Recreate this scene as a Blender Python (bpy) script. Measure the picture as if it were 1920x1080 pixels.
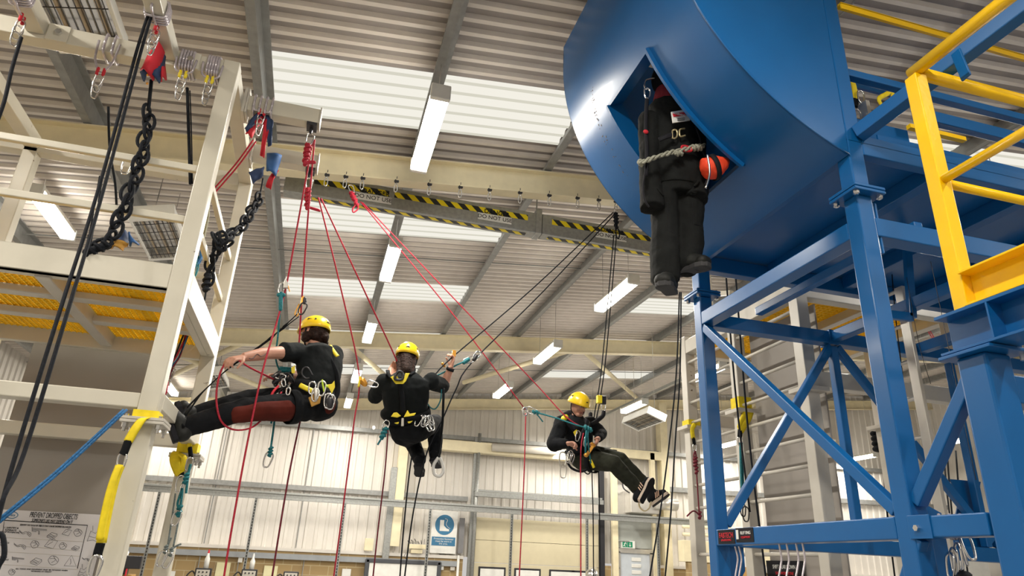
import bpy, math, random
from mathutils import Vector, Matrix, Quaternion
random.seed(7)
for o in list(bpy.data.objects): bpy.data.objects.remove(o)
C = bpy.context.scene.collection
SC = bpy.context.scene
# ------------------------------------------------------------------ camera, world, exposure
F = 1275.0
EYE = Vector((0, 0, 1.6))
RX = Vector((0.96051179, -0.14022839, -0.24031876))     # world X, Y, Z axes in camera coordinates
RY = Vector((-0.27516757, -0.35075246, -0.89512877))
RZ = Vector((0.04123007, 0.92590967, -0.37548818))
cam = bpy.data.cameras.new('camera'); camo = bpy.data.objects.new('camera', cam); C.objects.link(camo)
cam.sensor_width = 36; cam.lens = 36 * F / 1920; cam.clip_end = 200
M4 = Matrix((RX, RY, RZ)).to_4x4(); M4.translation = EYE
camo.matrix_world = M4
SC.camera = camo
w = bpy.data.worlds.new('world'); SC.world = w; w.use_nodes = True
w.node_tree.nodes['Background'].inputs[0].default_value = (1.0, 0.965, 0.92, 1)
w.node_tree.nodes['Background'].inputs[1].default_value = 0.6
SC.view_settings.view_transform = 'Standard'; SC.view_settings.look = 'None'
SC.view_settings.gamma = 1; SC.view_settings.use_curve_mapping = False
SC.view_settings.exposure = 0.0
LAMP_W = 108.0      # watts of each batten's tube light
SKYLIGHT = 2.1     # brightness of the daylit roof panels
LAMPS = [(0.57, 4.73), (0.57, 7.8), (0.57, 10.9), (0.57, 14.1), (0.57, 17.0), (3.8, 7.8), (3.83, 10.95), (3.85, 14.15),
         (7.2, 14.35), (7.15, 10.97), (7.2, 17.4), (-3.45, 7.9), (-3.7, 17.6), (12.0, 10.8), (12.0, 14.1), (12.0, 17.6), (16.9, 14.5), (16.9, 17.9),
         (-3.45, 2.0), (0.57, 0.4), (4.0, -1.0), (7.2, 1.5), (0.57, -4.0), (-3.45, -3.5), (7.2, -4.5), (7.2, 5.0)]  # battens on this line are added as fill light, around and behind the camera

def ray(px, py):
    c = Vector((px - 960, -(py - 540), -F)); return Vector((RX.dot(c), RY.dot(c), RZ.dot(c))) / F
def AY(px, py, Y): d = ray(px, py); return EYE + d * (Y / d.y)
def AX(px, py, X): d = ray(px, py); return EYE + d * (X / d.x)
def AZ(px, py, Z): d = ray(px, py); return EYE + d * ((Z - 1.6) / d.z)
def zroof(x, base=5.80): return base + 0.0975 * x      # underside of the roof sheeting

# ------------------------------------------------------------------ materials
MATS = {}
def paint(name, col, rough=0.5, metal=0.0, var=0.06, scale=6.0, bump=0.0, bscale=60.0, spec=0.5, dirt=None, coat=0.0):
    if name in MATS: return MATS[name]
    m = bpy.data.materials.new(name); m.use_nodes = True; nt = m.node_tree; b = nt.nodes['Principled BSDF']
    b.inputs['Roughness'].default_value = rough; b.inputs['Metallic'].default_value = metal
    b.inputs['Specular IOR Level'].default_value = spec
    if coat: b.inputs['Coat Weight'].default_value = coat; b.inputs['Coat Roughness'].default_value = 0.12
    tc = nt.nodes.new('ShaderNodeTexCoord'); n = nt.nodes.new('ShaderNodeTexNoise'); n.inputs['Scale'].default_value = scale
    n.inputs['Detail'].default_value = 3
    nt.links.new(tc.outputs['Object'], n.inputs['Vector'])
    r = nt.nodes.new('ShaderNodeValToRGB'); nt.links.new(n.outputs['Fac'], r.inputs['Fac'])
    r.color_ramp.elements[0].position = 0.3; r.color_ramp.elements[1].position = 0.7
    r.color_ramp.elements[0].color = tuple(c * (1 - var) for c in col) + (1,)
    r.color_ramp.elements[1].color = tuple(min(1, c * (1 + var)) for c in col) + (1,)
    out = r.outputs['Color']
    if dirt:
        n2 = nt.nodes.new('ShaderNodeTexNoise'); n2.inputs['Scale'].default_value = dirt[1]; n2.inputs['Detail'].default_value = 6
        nt.links.new(tc.outputs['Object'], n2.inputs['Vector'])
        r2 = nt.nodes.new('ShaderNodeValToRGB'); r2.color_ramp.elements[0].position = dirt[2]; r2.color_ramp.elements[1].position = dirt[2] + 0.03
        nt.links.new(n2.outputs['Fac'], r2.inputs['Fac'])
        mx = nt.nodes.new('ShaderNodeMix'); mx.data_type = 'RGBA'
        nt.links.new(r2.outputs['Color'], mx.inputs['Factor']); nt.links.new(out, mx.inputs['A']); mx.inputs['B'].default_value = tuple(dirt[0]) + (1,)
        out = mx.outputs['Result']
    nt.links.new(out, b.inputs['Base Color'])
    if bump:
        n3 = nt.nodes.new('ShaderNodeTexNoise'); n3.inputs['Scale'].default_value = bscale; nt.links.new(tc.outputs['Object'], n3.inputs['Vector'])
        bp = nt.nodes.new('ShaderNodeBump'); bp.inputs['Strength'].default_value = bump; bp.inputs['Distance'].default_value = 0.01
        nt.links.new(n3.outputs['Fac'], bp.inputs['Height']); nt.links.new(bp.outputs['Normal'], b.inputs['Normal'])
    MATS[name] = m; return m
def glow(name, col, strength):
    if name in MATS: return MATS[name]
    m = bpy.data.materials.new(name); m.use_nodes = True; nt = m.node_tree; nt.nodes.clear()
    e = nt.nodes.new('ShaderNodeEmission'); e.inputs[0].default_value = tuple(col) + (1,); e.inputs[1].default_value = strength
    o = nt.nodes.new('ShaderNodeOutputMaterial'); nt.links.new(e.outputs[0], o.inputs[0]); MATS[name] = m; return m

CREAM = paint('cream_steel', (0.80, 0.72, 0.50), 0.45)
WHITE = paint('white_painted_steel', (0.60, 0.57, 0.48), 0.35, var=0.04, dirt=((0.12, 0.08, 0.05), 14, 0.735), spec=0.5)
GREYW = paint('grey_white_steel', (0.56, 0.53, 0.47), 0.35, var=0.05, dirt=((0.12, 0.08, 0.05), 12, 0.73))
BLUE = paint('blue_painted_steel', (0.003, 0.100, 0.31), 0.32, var=0.05, scale=3, spec=0.42, coat=0.08)
YEL = paint('yellow_painted_steel', (0.92, 0.56, 0.0), 0.28, var=0.03, coat=0.3, bump=0.08, bscale=40)
GALV = paint('galvanised_steel', (0.34, 0.35, 0.34), 0.38, metal=0.55, var=0.12, scale=25)
PURL = paint('purlin_galvanised', (0.27, 0.275, 0.27), 0.45, metal=0.35, var=0.12, scale=12)
ALU = paint('aluminium', (0.62, 0.60, 0.56), 0.3, metal=0.7, var=0.06)
STEEL = paint('polished_steel', (0.7, 0.7, 0.7), 0.2, metal=1.0, var=0.03)
DARKM = paint('dark_metal', (0.03, 0.03, 0.035), 0.4, metal=0.3)
ROOFL = paint('roof_sheet_ribs', (0.68, 0.63, 0.58), 0.5, var=0.05)
ROOFD = paint('roof_sheet_perforated', (0.30, 0.27, 0.255), 0.65, var=0.10, scale=3, bump=0.25, bscale=180)
CLAD = paint('liner_sheet', (0.66, 0.63, 0.585), 0.5, var=0.04, scale=2)
BLACK = paint('black_fabric', (0.006, 0.007, 0.009), 0.9, spec=0.2, var=0.3, scale=9, bump=0.3, bscale=40)
TEE = paint('black_tee', (0.007, 0.009, 0.010), 0.9, spec=0.2, var=0.25, scale=8, bump=0.2, bscale=30)
OLIVE = paint('olive_fabric', (0.022, 0.024, 0.016), 0.9, spec=0.25, var=0.25, scale=10, bump=0.3, bscale=40)
CHAR = paint('charcoal_fabric', (0.009, 0.010, 0.010), 0.9, spec=0.2, var=0.25, scale=10, bump=0.4, bscale=30)
RUST = paint('rust_red_fabric', (0.085, 0.013, 0.008), 0.9, spec=0.2, var=0.2)
SKIN = paint('skin', (0.52, 0.27, 0.19), 0.5, var=0.08, scale=20)
HAIR = paint('brown_hair', (0.022, 0.010, 0.007), 0.8, spec=0.25, var=0.5, scale=60, bump=0.8, bscale=70)
HELM = paint('yellow_helmet', (0.90, 0.60, 0.01), 0.3, var=0.03, coat=0.3)
HYEL = paint('harness_yellow', (0.85, 0.68, 0.02), 0.5)
RROPE = paint('red_rope', (0.42, 0.012, 0.035), 0.7, var=0.35, scale=90)
BROPE = paint('black_rope', (0.007, 0.009, 0.014), 0.75, spec=0.25, var=0.5, scale=90)
TROPE = paint('teal_rope', (0.01, 0.17, 0.20), 0.7, var=0.4, scale=120)
UROPE = paint('blue_rope', (0.015, 0.12, 0.30), 0.7, var=0.5, scale=120)
GROPE = paint('grey_rope', (0.30, 0.30, 0.24), 0.7, var=0.5, scale=150)
SLING = paint('yellow_webbing', (0.85, 0.66, 0.01), 0.7, var=0.08, scale=30)
WIRE = paint('coated_wire', (0.52, 0.48, 0.52), 0.2, metal=0.3, var=0.15, scale=60, coat=0.5)
REDF = paint('red_canvas', (0.55, 0.015, 0.03), 0.7, var=0.12)
NAVY = paint('navy_canvas', (0.02, 0.045, 0.12), 0.7, var=0.2)
BLUC = paint('blue_canvas', (0.02, 0.09, 0.26), 0.7, var=0.2)
TARP = paint('grey_tarpaulin', (0.30, 0.275, 0.25), 0.55, var=0.04, scale=1.5)
PAPER = paint('white_print', (0.68, 0.67, 0.70), 0.6, var=0.02)
INK = paint('ink', (0.010, 0.010, 0.014), 0.75, spec=0.25)
PLAS = paint('white_plastic', (0.75, 0.75, 0.72), 0.4)
GOLD = paint('gold_anodised', (0.75, 0.36, 0.06), 0.3, metal=0.7)
SIGNB = paint('sign_blue', (0.035, 0.17, 0.32), 0.5)
GREEN = paint('sign_green', (0.0, 0.22, 0.11), 0.5)
ORANGE = paint('orange_canvas', (0.95, 0.07, 0.02), 0.6, var=0.08)
BUFF = paint('buff_board', (0.45, 0.26, 0.08), 0.8, var=0.1)
DOORC = paint('sectional_door_cream', (0.58, 0.52, 0.36), 0.45, var=0.03)
GLOWT = glow('lit_tube_cover', (1.0, 0.93, 0.80), 26.0)
GLASS = paint('window_glass', (0.55, 0.60, 0.66), 0.1, spec=0.8)

def brick_mat():
    m = bpy.data.materials.new('buff_blockwork'); m.use_nodes = True; nt = m.node_tree; b = nt.nodes['Principled BSDF']; b.inputs['Roughness'].default_value = 0.9
    tc = nt.nodes.new('ShaderNodeTexCoord'); mp = nt.nodes.new('ShaderNodeMapping'); mp.inputs['Rotation'].default_value = (math.pi / 2, 0, 0)
    br = nt.nodes.new('ShaderNodeTexBrick'); br.inputs['Scale'].default_value = 1.0; br.inputs['Brick Width'].default_value = 0.45; br.inputs['Row Height'].default_value = 0.225
    br.inputs['Mortar Size'].default_value = 0.008; br.inputs['Color1'].default_value = (0.42, 0.30, 0.14, 1); br.inputs['Color2'].default_value = (0.34, 0.24, 0.12, 1); br.inputs['Mortar'].default_value = (0.50, 0.42, 0.26, 1)
    nt.links.new(tc.outputs['Object'], mp.inputs['Vector']); nt.links.new(mp.outputs['Vector'], br.inputs['Vector']); nt.links.new(br.outputs['Color'], b.inputs['Base Color'])
    return m
BRICK = brick_mat()
def hazard_mat():
    m = bpy.data.materials.new('hazard_tape'); m.use_nodes = True; nt = m.node_tree; b = nt.nodes['Principled BSDF']; b.inputs['Roughness'].default_value = 0.4
    tc = nt.nodes.new('ShaderNodeTexCoord'); sp = nt.nodes.new('ShaderNodeSeparateXYZ'); nt.links.new(tc.outputs['Object'], sp.inputs[0])
    a = nt.nodes.new('ShaderNodeMath'); a.operation = 'SUBTRACT'; nt.links.new(sp.outputs['X'], a.inputs[0]); nt.links.new(sp.outputs['Y'], a.inputs[1])
    a0 = nt.nodes.new('ShaderNodeMath'); a0.operation = 'ADD'; nt.links.new(a.outputs[0], a0.inputs[0]); nt.links.new(sp.outputs['Z'], a0.inputs[1])
    d = nt.nodes.new('ShaderNodeMath'); d.operation = 'DIVIDE'; nt.links.new(a0.outputs[0], d.inputs[0]); d.inputs[1].default_value = 0.165
    f = nt.nodes.new('ShaderNodeMath'); f.operation = 'FRACT'; nt.links.new(d.outputs[0], f.inputs[0])
    g = nt.nodes.new('ShaderNodeMath'); g.operation = 'GREATER_THAN'; nt.links.new(f.outputs[0], g.inputs[0]); g.inputs[1].default_value = 0.5
    mx = nt.nodes.new('ShaderNodeMix'); mx.data_type = 'RGBA'; nt.links.new(g.outputs[0], mx.inputs['Factor']); mx.inputs['A'].default_value = (0.015, 0.017, 0.02, 1); mx.inputs['B'].default_value = (0.85, 0.68, 0.01, 1)
    nt.links.new(mx.outputs['Result'], b.inputs['Base Color']); return m
HAZ = hazard_mat()
def grating_mat():
    m = paint('yellow_grating', (0.86, 0.56, 0.015), 0.5, var=0.08); return m
GRAT = grating_mat()

# ------------------------------------------------------------------ mesh builder
def V(*a): return Vector(a[0]) if len(a) == 1 else Vector(a)
class MB:
    def __init__(s): s.v = []; s.f = []; s.mi = []; s.cur = 0
    def add(s, vs, fs):
        n = len(s.v); s.v += [tuple(x) for x in vs]; s.f += [tuple(i + n for i in f) for f in fs]; s.mi += [s.cur] * len(fs); return s
    def box(s, a, b):
        a, b = [min(p, q) for p, q in zip(a, b)], [max(p, q) for p, q in zip(a, b)]
        vs = [(x, y, z) for x in (a[0], b[0]) for y in (a[1], b[1]) for z in (a[2], b[2])]
        return s.add(vs, [(0, 1, 3, 2), (4, 6, 7, 5), (0, 4, 5, 1), (2, 3, 7, 6), (0, 2, 6, 4), (1, 5, 7, 3)])
    def bar(s, p0, p1, wd, ht, up=(0, 0, 1)):
        p0, p1 = V(p0), V(p1); d = (p1 - p0).normalized(); u = V(up)
        sd = d.cross(u)
        if sd.length < 1e-3: sd = d.cross(Vector((0, 1, 0)))
        sd.normalize(); u = sd.cross(d).normalized(); a = sd * wd / 2; b = u * ht / 2
        vs = [p + x for p in (p0, p1) for x in (-a - b, a - b, a + b, -a + b)]
        return s.add(vs, [(0, 1, 2, 3), (7, 6, 5, 4), (0, 4, 5, 1), (1, 5, 6, 2), (2, 6, 7, 3), (3, 7, 4, 0)])
    def loft(s, pts, rad, n=10, side=None, cap=True):
        """rings along pts; rad: r or (ra, rb) with ra along `side`"""
        pts = [V(p) for p in pts]; N = len(pts); rings = []; prev = V(side) if side is not None else None; fixed = side is not None
        for i, p in enumerate(pts):
            d = (pts[min(i + 1, N - 1)] - pts[max(i - 1, 0)])
            d = d.normalized() if d.length > 1e-9 else Vector((0, 0, 1))
            if prev is None: prev = Vector((1, 0, 0)) if abs(d.x) < 0.8 else Vector((0, 1, 0))
            a = (V(side) if fixed else prev); a = a - d * a.dot(d)
            if a.length < 1e-4: a = d.orthogonal()
            a.normalize(); b = d.cross(a); prev = a
            r = rad[i] if isinstance(rad, (list, tuple)) and len(rad) == N and not (N == 2 and fixed and isinstance(rad, tuple)) else rad
            ra, rb = r if isinstance(r, (list, tuple)) else (r, r)
            rings.append([p + a * ra * math.cos(2 * math.pi * k / n) + b * rb * math.sin(2 * math.pi * k / n) for k in range(n)])
        vs = [x for r in rings for x in r]; fs = []
        for i in range(N - 1):
            for k in range(n):
                fs.append((i * n + k, i * n + (k + 1) % n, (i + 1) * n + (k + 1) % n, (i + 1) * n + k))
        if cap: fs.append(tuple(range(n - 1, -1, -1))); fs.append(tuple((N - 1) * n + k for k in range(n)))
        return s.add(vs, fs)
    def tube(s, p0, p1, r, n=8): return s.loft([p0, p1], [r, r], n)
    def path(s, pts, r, n=6, smooth=True, closed=False, sub=5):
        pts = [V(p) for p in pts]
        if smooth and len(pts) > 2:
            q = []; N = len(pts)
            rng = range(N) if closed else range(N - 1)
            for i in rng:
                if closed: a, b, c, d = pts[(i - 1) % N], pts[i], pts[(i + 1) % N], pts[(i + 2) % N]
                else: a, b, c, d = pts[max(i - 1, 0)], pts[i], pts[i + 1], pts[min(i + 2, N - 1)]
                for k in range(sub):
                    t = k / sub
                    q.append(0.5 * ((2 * b) + (c - a) * t + (2 * a - 5 * b + 4 * c - d) * t * t + (3 * b - a - 3 * c + d) * t ** 3))
            q.append(pts[0] if closed else pts[-1]); pts = q
        return s.loft(pts, [r] * len(pts), n)
    def ribbon(s, pts, wd, th, side, sub=5):
        pts = [V(p) for p in pts]; q = []; N = len(pts)
        for i in range(N - 1):
            a, b, c, d = pts[max(i - 1, 0)], pts[i], pts[i + 1], pts[min(i + 2, N - 1)]
            for k in range(sub):
                t = k / sub; q.append(0.5 * ((2 * b) + (c - a) * t + (2 * a - 5 * b + 4 * c - d) * t * t + (3 * b - a - 3 * c + d) * t ** 3))
        q.append(pts[-1]); n = 6
        return s.loft(q, [(wd / 2, th / 2)] * len(q), n, side=side)
    def ell(s, c, r, rot=None, n=14, m=9):
        c = V(c); r = (r, r, r) if not isinstance(r, (tuple, list)) else r; vs = []; fs = []
        for i in range(m + 1):
            th = math.pi * i / m
            for k in range(n):
                ph = 2 * math.pi * k / n
                v = Vector((r[0] * math.sin(th) * math.cos(ph), r[1] * math.sin(th) * math.sin(ph), r[2] * math.cos(th)))
                if rot is not None: v = rot @ v
                vs.append(c + v)
        for i in range(m):
            for k in range(n):
                a, b, cc, d = i * n + k, i * n + (k + 1) % n, (i + 1) * n + (k + 1) % n, (i + 1) * n + k
                fs.append((a, d, cc, b))
        return s.add(vs, fs)
    def cap(s, p0, p1, r0, r1, n=12):
        """closed tapered capsule"""
        p0, p1 = V(p0), V(p1); d = (p1 - p0).normalized(); pts = []; rr = []
        for k in range(4): a = math.pi / 2 * (1 - k / 4); pts.append(p0 - d * r0 * math.sin(a)); rr.append(max(r0 * math.cos(a), 1e-4))
        pts.append(p0); rr.append(r0); pts.append(p1); rr.append(r1)
        for k in range(1, 5): a = math.pi / 2 * k / 4; pts.append(p1 + d * r1 * math.sin(a)); rr.append(max(r1 * math.cos(a), 1e-4))
        return s.loft(pts, rr, n)
    def plate(s, pts, th, nrm):
        pts = [V(p) for p in pts]; nn = V(nrm).normalized() * th / 2; n = len(pts)
        vs = [p - nn for p in pts] + [p + nn for p in pts]
        return s.add(vs, [tuple(range(n)), tuple(range(2 * n - 1, n - 1, -1))] + [(i, (i + 1) % n + 0, (i + 1) % n + n, i + n) for i in range(n)])
    def build(s, name, mat, parent=None, smooth=False, bevel=0.0, rel=None):
        me = bpy.data.meshes.new(name)
        org = V(rel) if rel is not None else (V(s.v[0]) * 0)
        if parent is not None: inv = world_of(parent).inverted(); vs = [tuple(inv @ Vector(v)) for v in s.v]
        else: vs = [tuple(Vector(v) - org) for v in s.v]
        me.from_pydata(vs, [], s.f); me.update()
        mats = mat if isinstance(mat, (list, tuple)) else [mat]
        for m in mats: me.materials.append(m)
        if len(mats) > 1: me.polygons.foreach_set('material_index', s.mi)
        if smooth: me.polygons.foreach_set('use_smooth', [True] * len(me.polygons))
        import bmesh
        bm = bmesh.new(); bm.from_mesh(me); bmesh.ops.recalc_face_normals(bm, faces=bm.faces); bm.to_mesh(me); bm.free()
        o = bpy.data.objects.new(name, me); C.objects.link(o)
        if parent is not None: o.parent = parent
        else: o.location = org
        if bevel:
            b = o.modifiers.new('edges', 'BEVEL'); b.width = bevel; b.segments = 2; b.limit_method = 'ANGLE'; b.harden_normals = False
        return o
def remesh(o, vox, sm=4, disp=0.0, dscale=0.08):
    r = o.modifiers.new('r', 'REMESH'); r.mode = 'VOXEL'; r.voxel_size = vox; r.use_smooth_shade = True
    if sm: k = o.modifiers.new('s', 'SMOOTH'); k.iterations = sm; k.factor = 0.5
    if disp:
        t = bpy.data.textures.new('folds', 'CLOUDS'); t.noise_scale = dscale
        d = o.modifiers.new('d', 'DISPLACE'); d.texture = t; d.strength = disp; d.mid_level = 0.5; d.texture_coords = 'LOCAL'
    return o
def tag(o, label=None, cat=None, group=None, kind=None):
    if label: o['label'] = label
    if cat: o['category'] = cat
    if group: o['group'] = group
    if kind: o['kind'] = kind
    return o
def world_of(o):
    m = Matrix.Identity(4)
    while o is not None: m = o.matrix_basis @ m; o = o.parent
    return m
def thing(name, label, cat, loc=(0, 0, 0), group=None, rz=0.0):
    o = bpy.data.objects.new(name, None); C.objects.link(o); o.location = loc; o.rotation_euler = (0, 0, rz); o.empty_display_size = 0.1
    return tag(o, label, cat, group)
def struct(o): o['kind'] = 'structure'; return o
def dup(root, loc, label=None, group=None, rz=None):
    r = root.copy(); C.objects.link(r); r.location = loc
    if rz is not None: r.rotation_euler = (0, 0, rz)
    if label: r['label'] = label
    if group: r['group'] = group
    for ch in list(root.children):
        c = ch.copy(); C.objects.link(c); c.parent = r
        for g in ch.children: d = g.copy(); C.objects.link(d); d.parent = c
    return r
def text(body, name, mat, loc, size, parent=None, xdir=(1, 0, 0), up=(0, 0, 1), align='CENTER', ext=0.001, sx=1.0):
    cu = bpy.data.curves.new(name, 'FONT'); cu.body = body; cu.size = size; cu.align_x = align; cu.align_y = 'CENTER'; cu.extrude = ext; cu.materials.append(mat)
    o = bpy.data.objects.new(name, cu); C.objects.link(o)
    x = V(xdir).normalized(); y = V(up).normalized(); z = x.cross(y)
    m = Matrix((x * sx, y, z)).transposed().to_4x4(); m.translation = V(loc)
    dg = bpy.context.evaluated_depsgraph_get(); me = bpy.data.meshes.new_from_object(o.evaluated_get(dg))
    me.transform(m if parent is None else world_of(parent).inverted() @ m); me.name = name
    bpy.data.objects.remove(o); o = bpy.data.objects.new(name, me); C.objects.link(o); o.parent = parent
    return o

# ------------------------------------------------------------------ building shell
YB = 19.5; XL = -6.2; XR = 21.0; YF = -7.0
# floor
struct(MB().box((XL, YF, -0.1), (XR, YB, 0)).build('floor', paint('concrete_floor', (0.24, 0.23, 0.22), 0.5, var=0.1, scale=1)))
# roof sheeting: trapezoidal ribs run up the slope
SKY = []
for y0 in (5.28, 8.0, 10.72, 13.5, 16.3): SKY.append((-0.93, 2.12, y0, y0 + 0.9)); SKY.append((5.5, 8.75, y0 + (0.1 if y0 > 9 else 0), y0 + 1.0))
for y0 in (8.0, 10.72, 13.5, 16.3): SKY.append((12.0, 15.3, y0, y0 + 1.0))
def profile(y):
    f = (y / 0.1675) % 1.0
    if f < 0.48: return 0.0, 1
    if f < 0.60: return (f - 0.48) / 0.12 * 0.035, 0
    if f < 0.88: return 0.035, 0
    return (1 - f) / 0.12 * 0.035, 0
xs = sorted(set([XL, XR] + [a for s_ in SKY for a in s_[:2]]))
ys = []
k = int(YF / 0.1675) - 1
while k * 0.1675 < YB + 0.1:
    for f in (0.0, 0.48, 0.60, 0.88): ys.append((k + f) * 0.1675)
    k += 1
ys = [y for y in ys if YF <= y <= YB]
rb = MB(); panels = [MB() for _ in SKY]
for i in range(len(ys) - 1):
    ya, yb = ys[i], ys[i + 1]; ym = (ya + yb) / 2
    ha = profile(ya + 1e-5)[0]; hb = profile(yb + 1e-5)[0]; dk = profile(ym)[1]
    for j in range(len(xs) - 1):
        xa, xb = xs[j], xs[j + 1]; xm = (xa + xb) / 2; tgt = None
        for q, s_ in enumerate(SKY):
            if s_[0] < xm < s_[1] and s_[2] < ym < s_[3]: tgt = q
        vs = [(xa, ya, zroof(xa) - ha + 0.035), (xb, ya, zroof(xb) - ha + 0.035), (xb, yb, zroof(xb) - hb + 0.035), (xa, yb, zroof(xa) - hb + 0.035)]
        m_ = rb if tgt is None else panels[tgt]
        m_.cur = (1 if (profile(ym)[0] < 0.02) else 0) if tgt is not None else dk
        m_.add(vs, [(0, 3, 2, 1)])
struct(rb.build('ceiling', [ROOFL, ROOFD]))
SK1 = glow('daylit_panel_flat', (1.0, 0.965, 0.86), SKYLIGHT * 0.43); SK2 = glow('daylit_panel_rib', (0.90, 0.87, 0.73), SKYLIGHT * 0.36)
for q, p_ in enumerate(panels): struct(p_.build('window_%d' % (q + 1), [SK2, SK1]))
# walls
def corr(mb, p0, ax, L, z0, z1f, pitch=0.25, dep=0.03, nrm=(0, -1, 0)):
    p0 = V(p0); ax = V(ax); n = V(nrm); prof = [(0, 0), (0.55, 0), (0.65, 1), (0.9, 1), (1.0, 0)]
    t = 0; pts = []
    while t < L:
        for f, h in prof[:-1]:
            u = t + f * pitch
            if u <= L: pts.append((u, h))
        t += pitch
    pts.append((L, 0))
    for (u0, h0), (u1, h1) in zip(pts[:-1], pts[1:]):
        a = p0 + ax * u0 + n * dep * h0; b = p0 + ax * u1 + n * dep * h1
        mb.add([(a.x, a.y, z0), (b.x, b.y, z0), (b.x, b.y, z1f(b.x)), (a.x, a.y, z1f(a.x))], [(0, 1, 2, 3)])
wb = MB(); corr(wb, (XL, YB, 0), (1, 0, 0), XR - XL, 1.72, lambda x: zroof(x) + 0.1)
struct(wb.build('wall_back', CLAD))
bw = MB(); bw.box((XL, YB - 0.22, 0), (4.15, YB + 0.1, 1.66)).box((8.15, YB - 0.22, 0), (8.45, YB + 0.1, 1.66)).box((9.75, YB - 0.22, 0), (XR, YB + 0.1, 1.66))
struct(bw.build('wall_back_blockwork', BRICK))
struct(MB().box((XL, YB - 0.26, 1.66), (4.15, YB, 1.74)).box((9.75, YB - 0.26, 1.66), (XR, YB, 1.74)).build('trim_1', CLAD))
wl = MB(); corr(wl, (XL, YF, 0), (0, 1, 0), YB - YF, 0, lambda x: zroof(x) + 0.1, nrm=(1, 0, 0)); struct(wl.build('wall_left', CLAD))
wr = MB(); corr(wr, (XR, YF, 0), (0, 1, 0), YB - YF, 0, lambda x: zroof(x) + 0.1, nrm=(-1, 0, 0)); struct(wr.build('wall_right', CLAD))
wf = MB(); corr(wf, (XL, YF, 0), (1, 0, 0), XR - XL, 0, lambda x: zroof(x) + 0.1, nrm=(0, 1, 0)); struct(wf.build('wall_front', CLAD))
# gable framework
g = MB()
for z in (4.9,): g.bar((XL, YB - 0.14, z - .12), (XR, YB - 0.14, z + .16), 0.10, 0.11)
struct(g.build('trim_2', PURL))
g = MB(); g.bar((XL, YB - 0.1, 3.22), (4.2, YB - 0.1, 3.22), 0.08, 0.12).bar((10.3, YB - 0.1, 3.9), (XR, YB - 0.1, 4.0), 0.08, 0.14); struct(g.build('trim_3', PURL))
for n_, (x0, z0_) in enumerate(((2.15, 1.74), (10.1, 1.74), (15.5, 1.74), (-4.6, 1.74))):
    tag(MB().box((x0, YB - 0.35, 0 if n_ else 1.9), (x0 + 0.24, YB - 0.05, zroof(x0) - 0.3)).build('gable_column', CREAM),
        ['cream gable column beside the whiteboard and footwear sign', 'cream gable column just right of the plant box over the exit door', 'cream gable column far along the back wall seen through the blue frame', 'cream gable column at the left end of the back wall'][n_], 'column')
for n_, x0 in enumerate((-2.4, -0.2)):
    tag(MB().bar((x0, YB - 0.06, 1.75), (x0 + .02, YB - 0.06, 4.8), 0.05, 0.02).build('joint_strip', PURL), ['grey vertical joint strip on the pale cladding left of the hanging carabiner', 'grey vertical joint strip on the pale cladding below the first hanging person'][n_], 'joint strip')
# portal rafters, purlins, bracing
def ibeam(mb, p0, p1, wd, ht, t=0.014, up=(0, 0, 1)):
    p0, p1 = V(p0), V(p1); d = (p1 - p0).normalized(); sd = d.cross(V(up)).normalized(); u = sd.cross(d)
    mb.bar(p0 + u * (ht / 2 - t / 2), p1 + u * (ht / 2 - t / 2), wd, t, up); mb.bar(p0 - u * (ht / 2 - t / 2), p1 - u * (ht / 2 - t / 2), wd, t, up)
    mb.bar(p0, p1, 0.012, ht - 2 * t, up)
def RZf(x, dz): return 5.60 + 0.0975 * x - dz
for y, lab in ((6.5, 'cream roof beam above the hazard striped beam, lined with beam clamps'), (13.0, 'cream roof beam crossing behind the heads of the hanging people'), (19.25, 'cream roof beam at the top of the back wall'), (0.0, 'cream roof beam overhead in front of the towers')):
    m_ = MB(); h = 0.30 if y < 15 else 0.30
    m_.box((0, 0, 0), (0, 0, 0)); m_ = MB()
    ibeam(m_, (XL, y, RZf(XL, h / 2)), (XR, y, RZf(XR, h / 2)), 0.15, h)
    tag(m_.build('roof_rafter', CREAM, bevel=0.0), lab, 'roof beam')
plabs = {0: 'galvanised roof purlin nearest the left wall', 1: 'galvanised roof purlin second from the left wall', 2: 'galvanised roof purlin passing above the left tower heater', 3: 'galvanised roof purlin along the left ends of the roof lights', 4: 'galvanised roof purlin above the batten light row over the striped beam', 5: 'galvanised roof purlin along the right ends of the nearer roof lights', 6: 'galvanised roof purlin above the batten light left of the dummy boots', 7: 'galvanised roof purlin just right of the batten light by the dummy boots'}
px_ = [-5.67, -4.11, -2.55, -0.96, 0.6, 2.13, 3.7, 5.33, 6.9, 8.5, 10.1, 11.7, 13.3, 14.9, 16.5, 18.1]
for i, x in enumerate(px_):
    m_ = MB(); z = 5.62 + 0.0975 * x + 0.0
    for a, b in ((-6.9, 19.3),):
        m_.bar((x - 0.0, a, z + 0.09), (x, b, z + 0.09), 0.003 + 0.012, 0.19); m_.bar((x - 0.035, a, z + 0.005), (x - 0.035, b, z + 0.005), 0.075, 0.014); m_.bar((x + 0.035, a, z + 0.182), (x + 0.035, b, z + 0.182), 0.07, 0.014)
        m_.bar((x - 0.068, a, z + 0.02), (x - 0.068, b, z + 0.02), 0.01, 0.03)
    tag(m_.build('roof_purlin', PURL), plabs.get(i, 'galvanised roof purlin running away behind the blue nacelle rig'), 'purlin', 'roof purlins')
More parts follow.
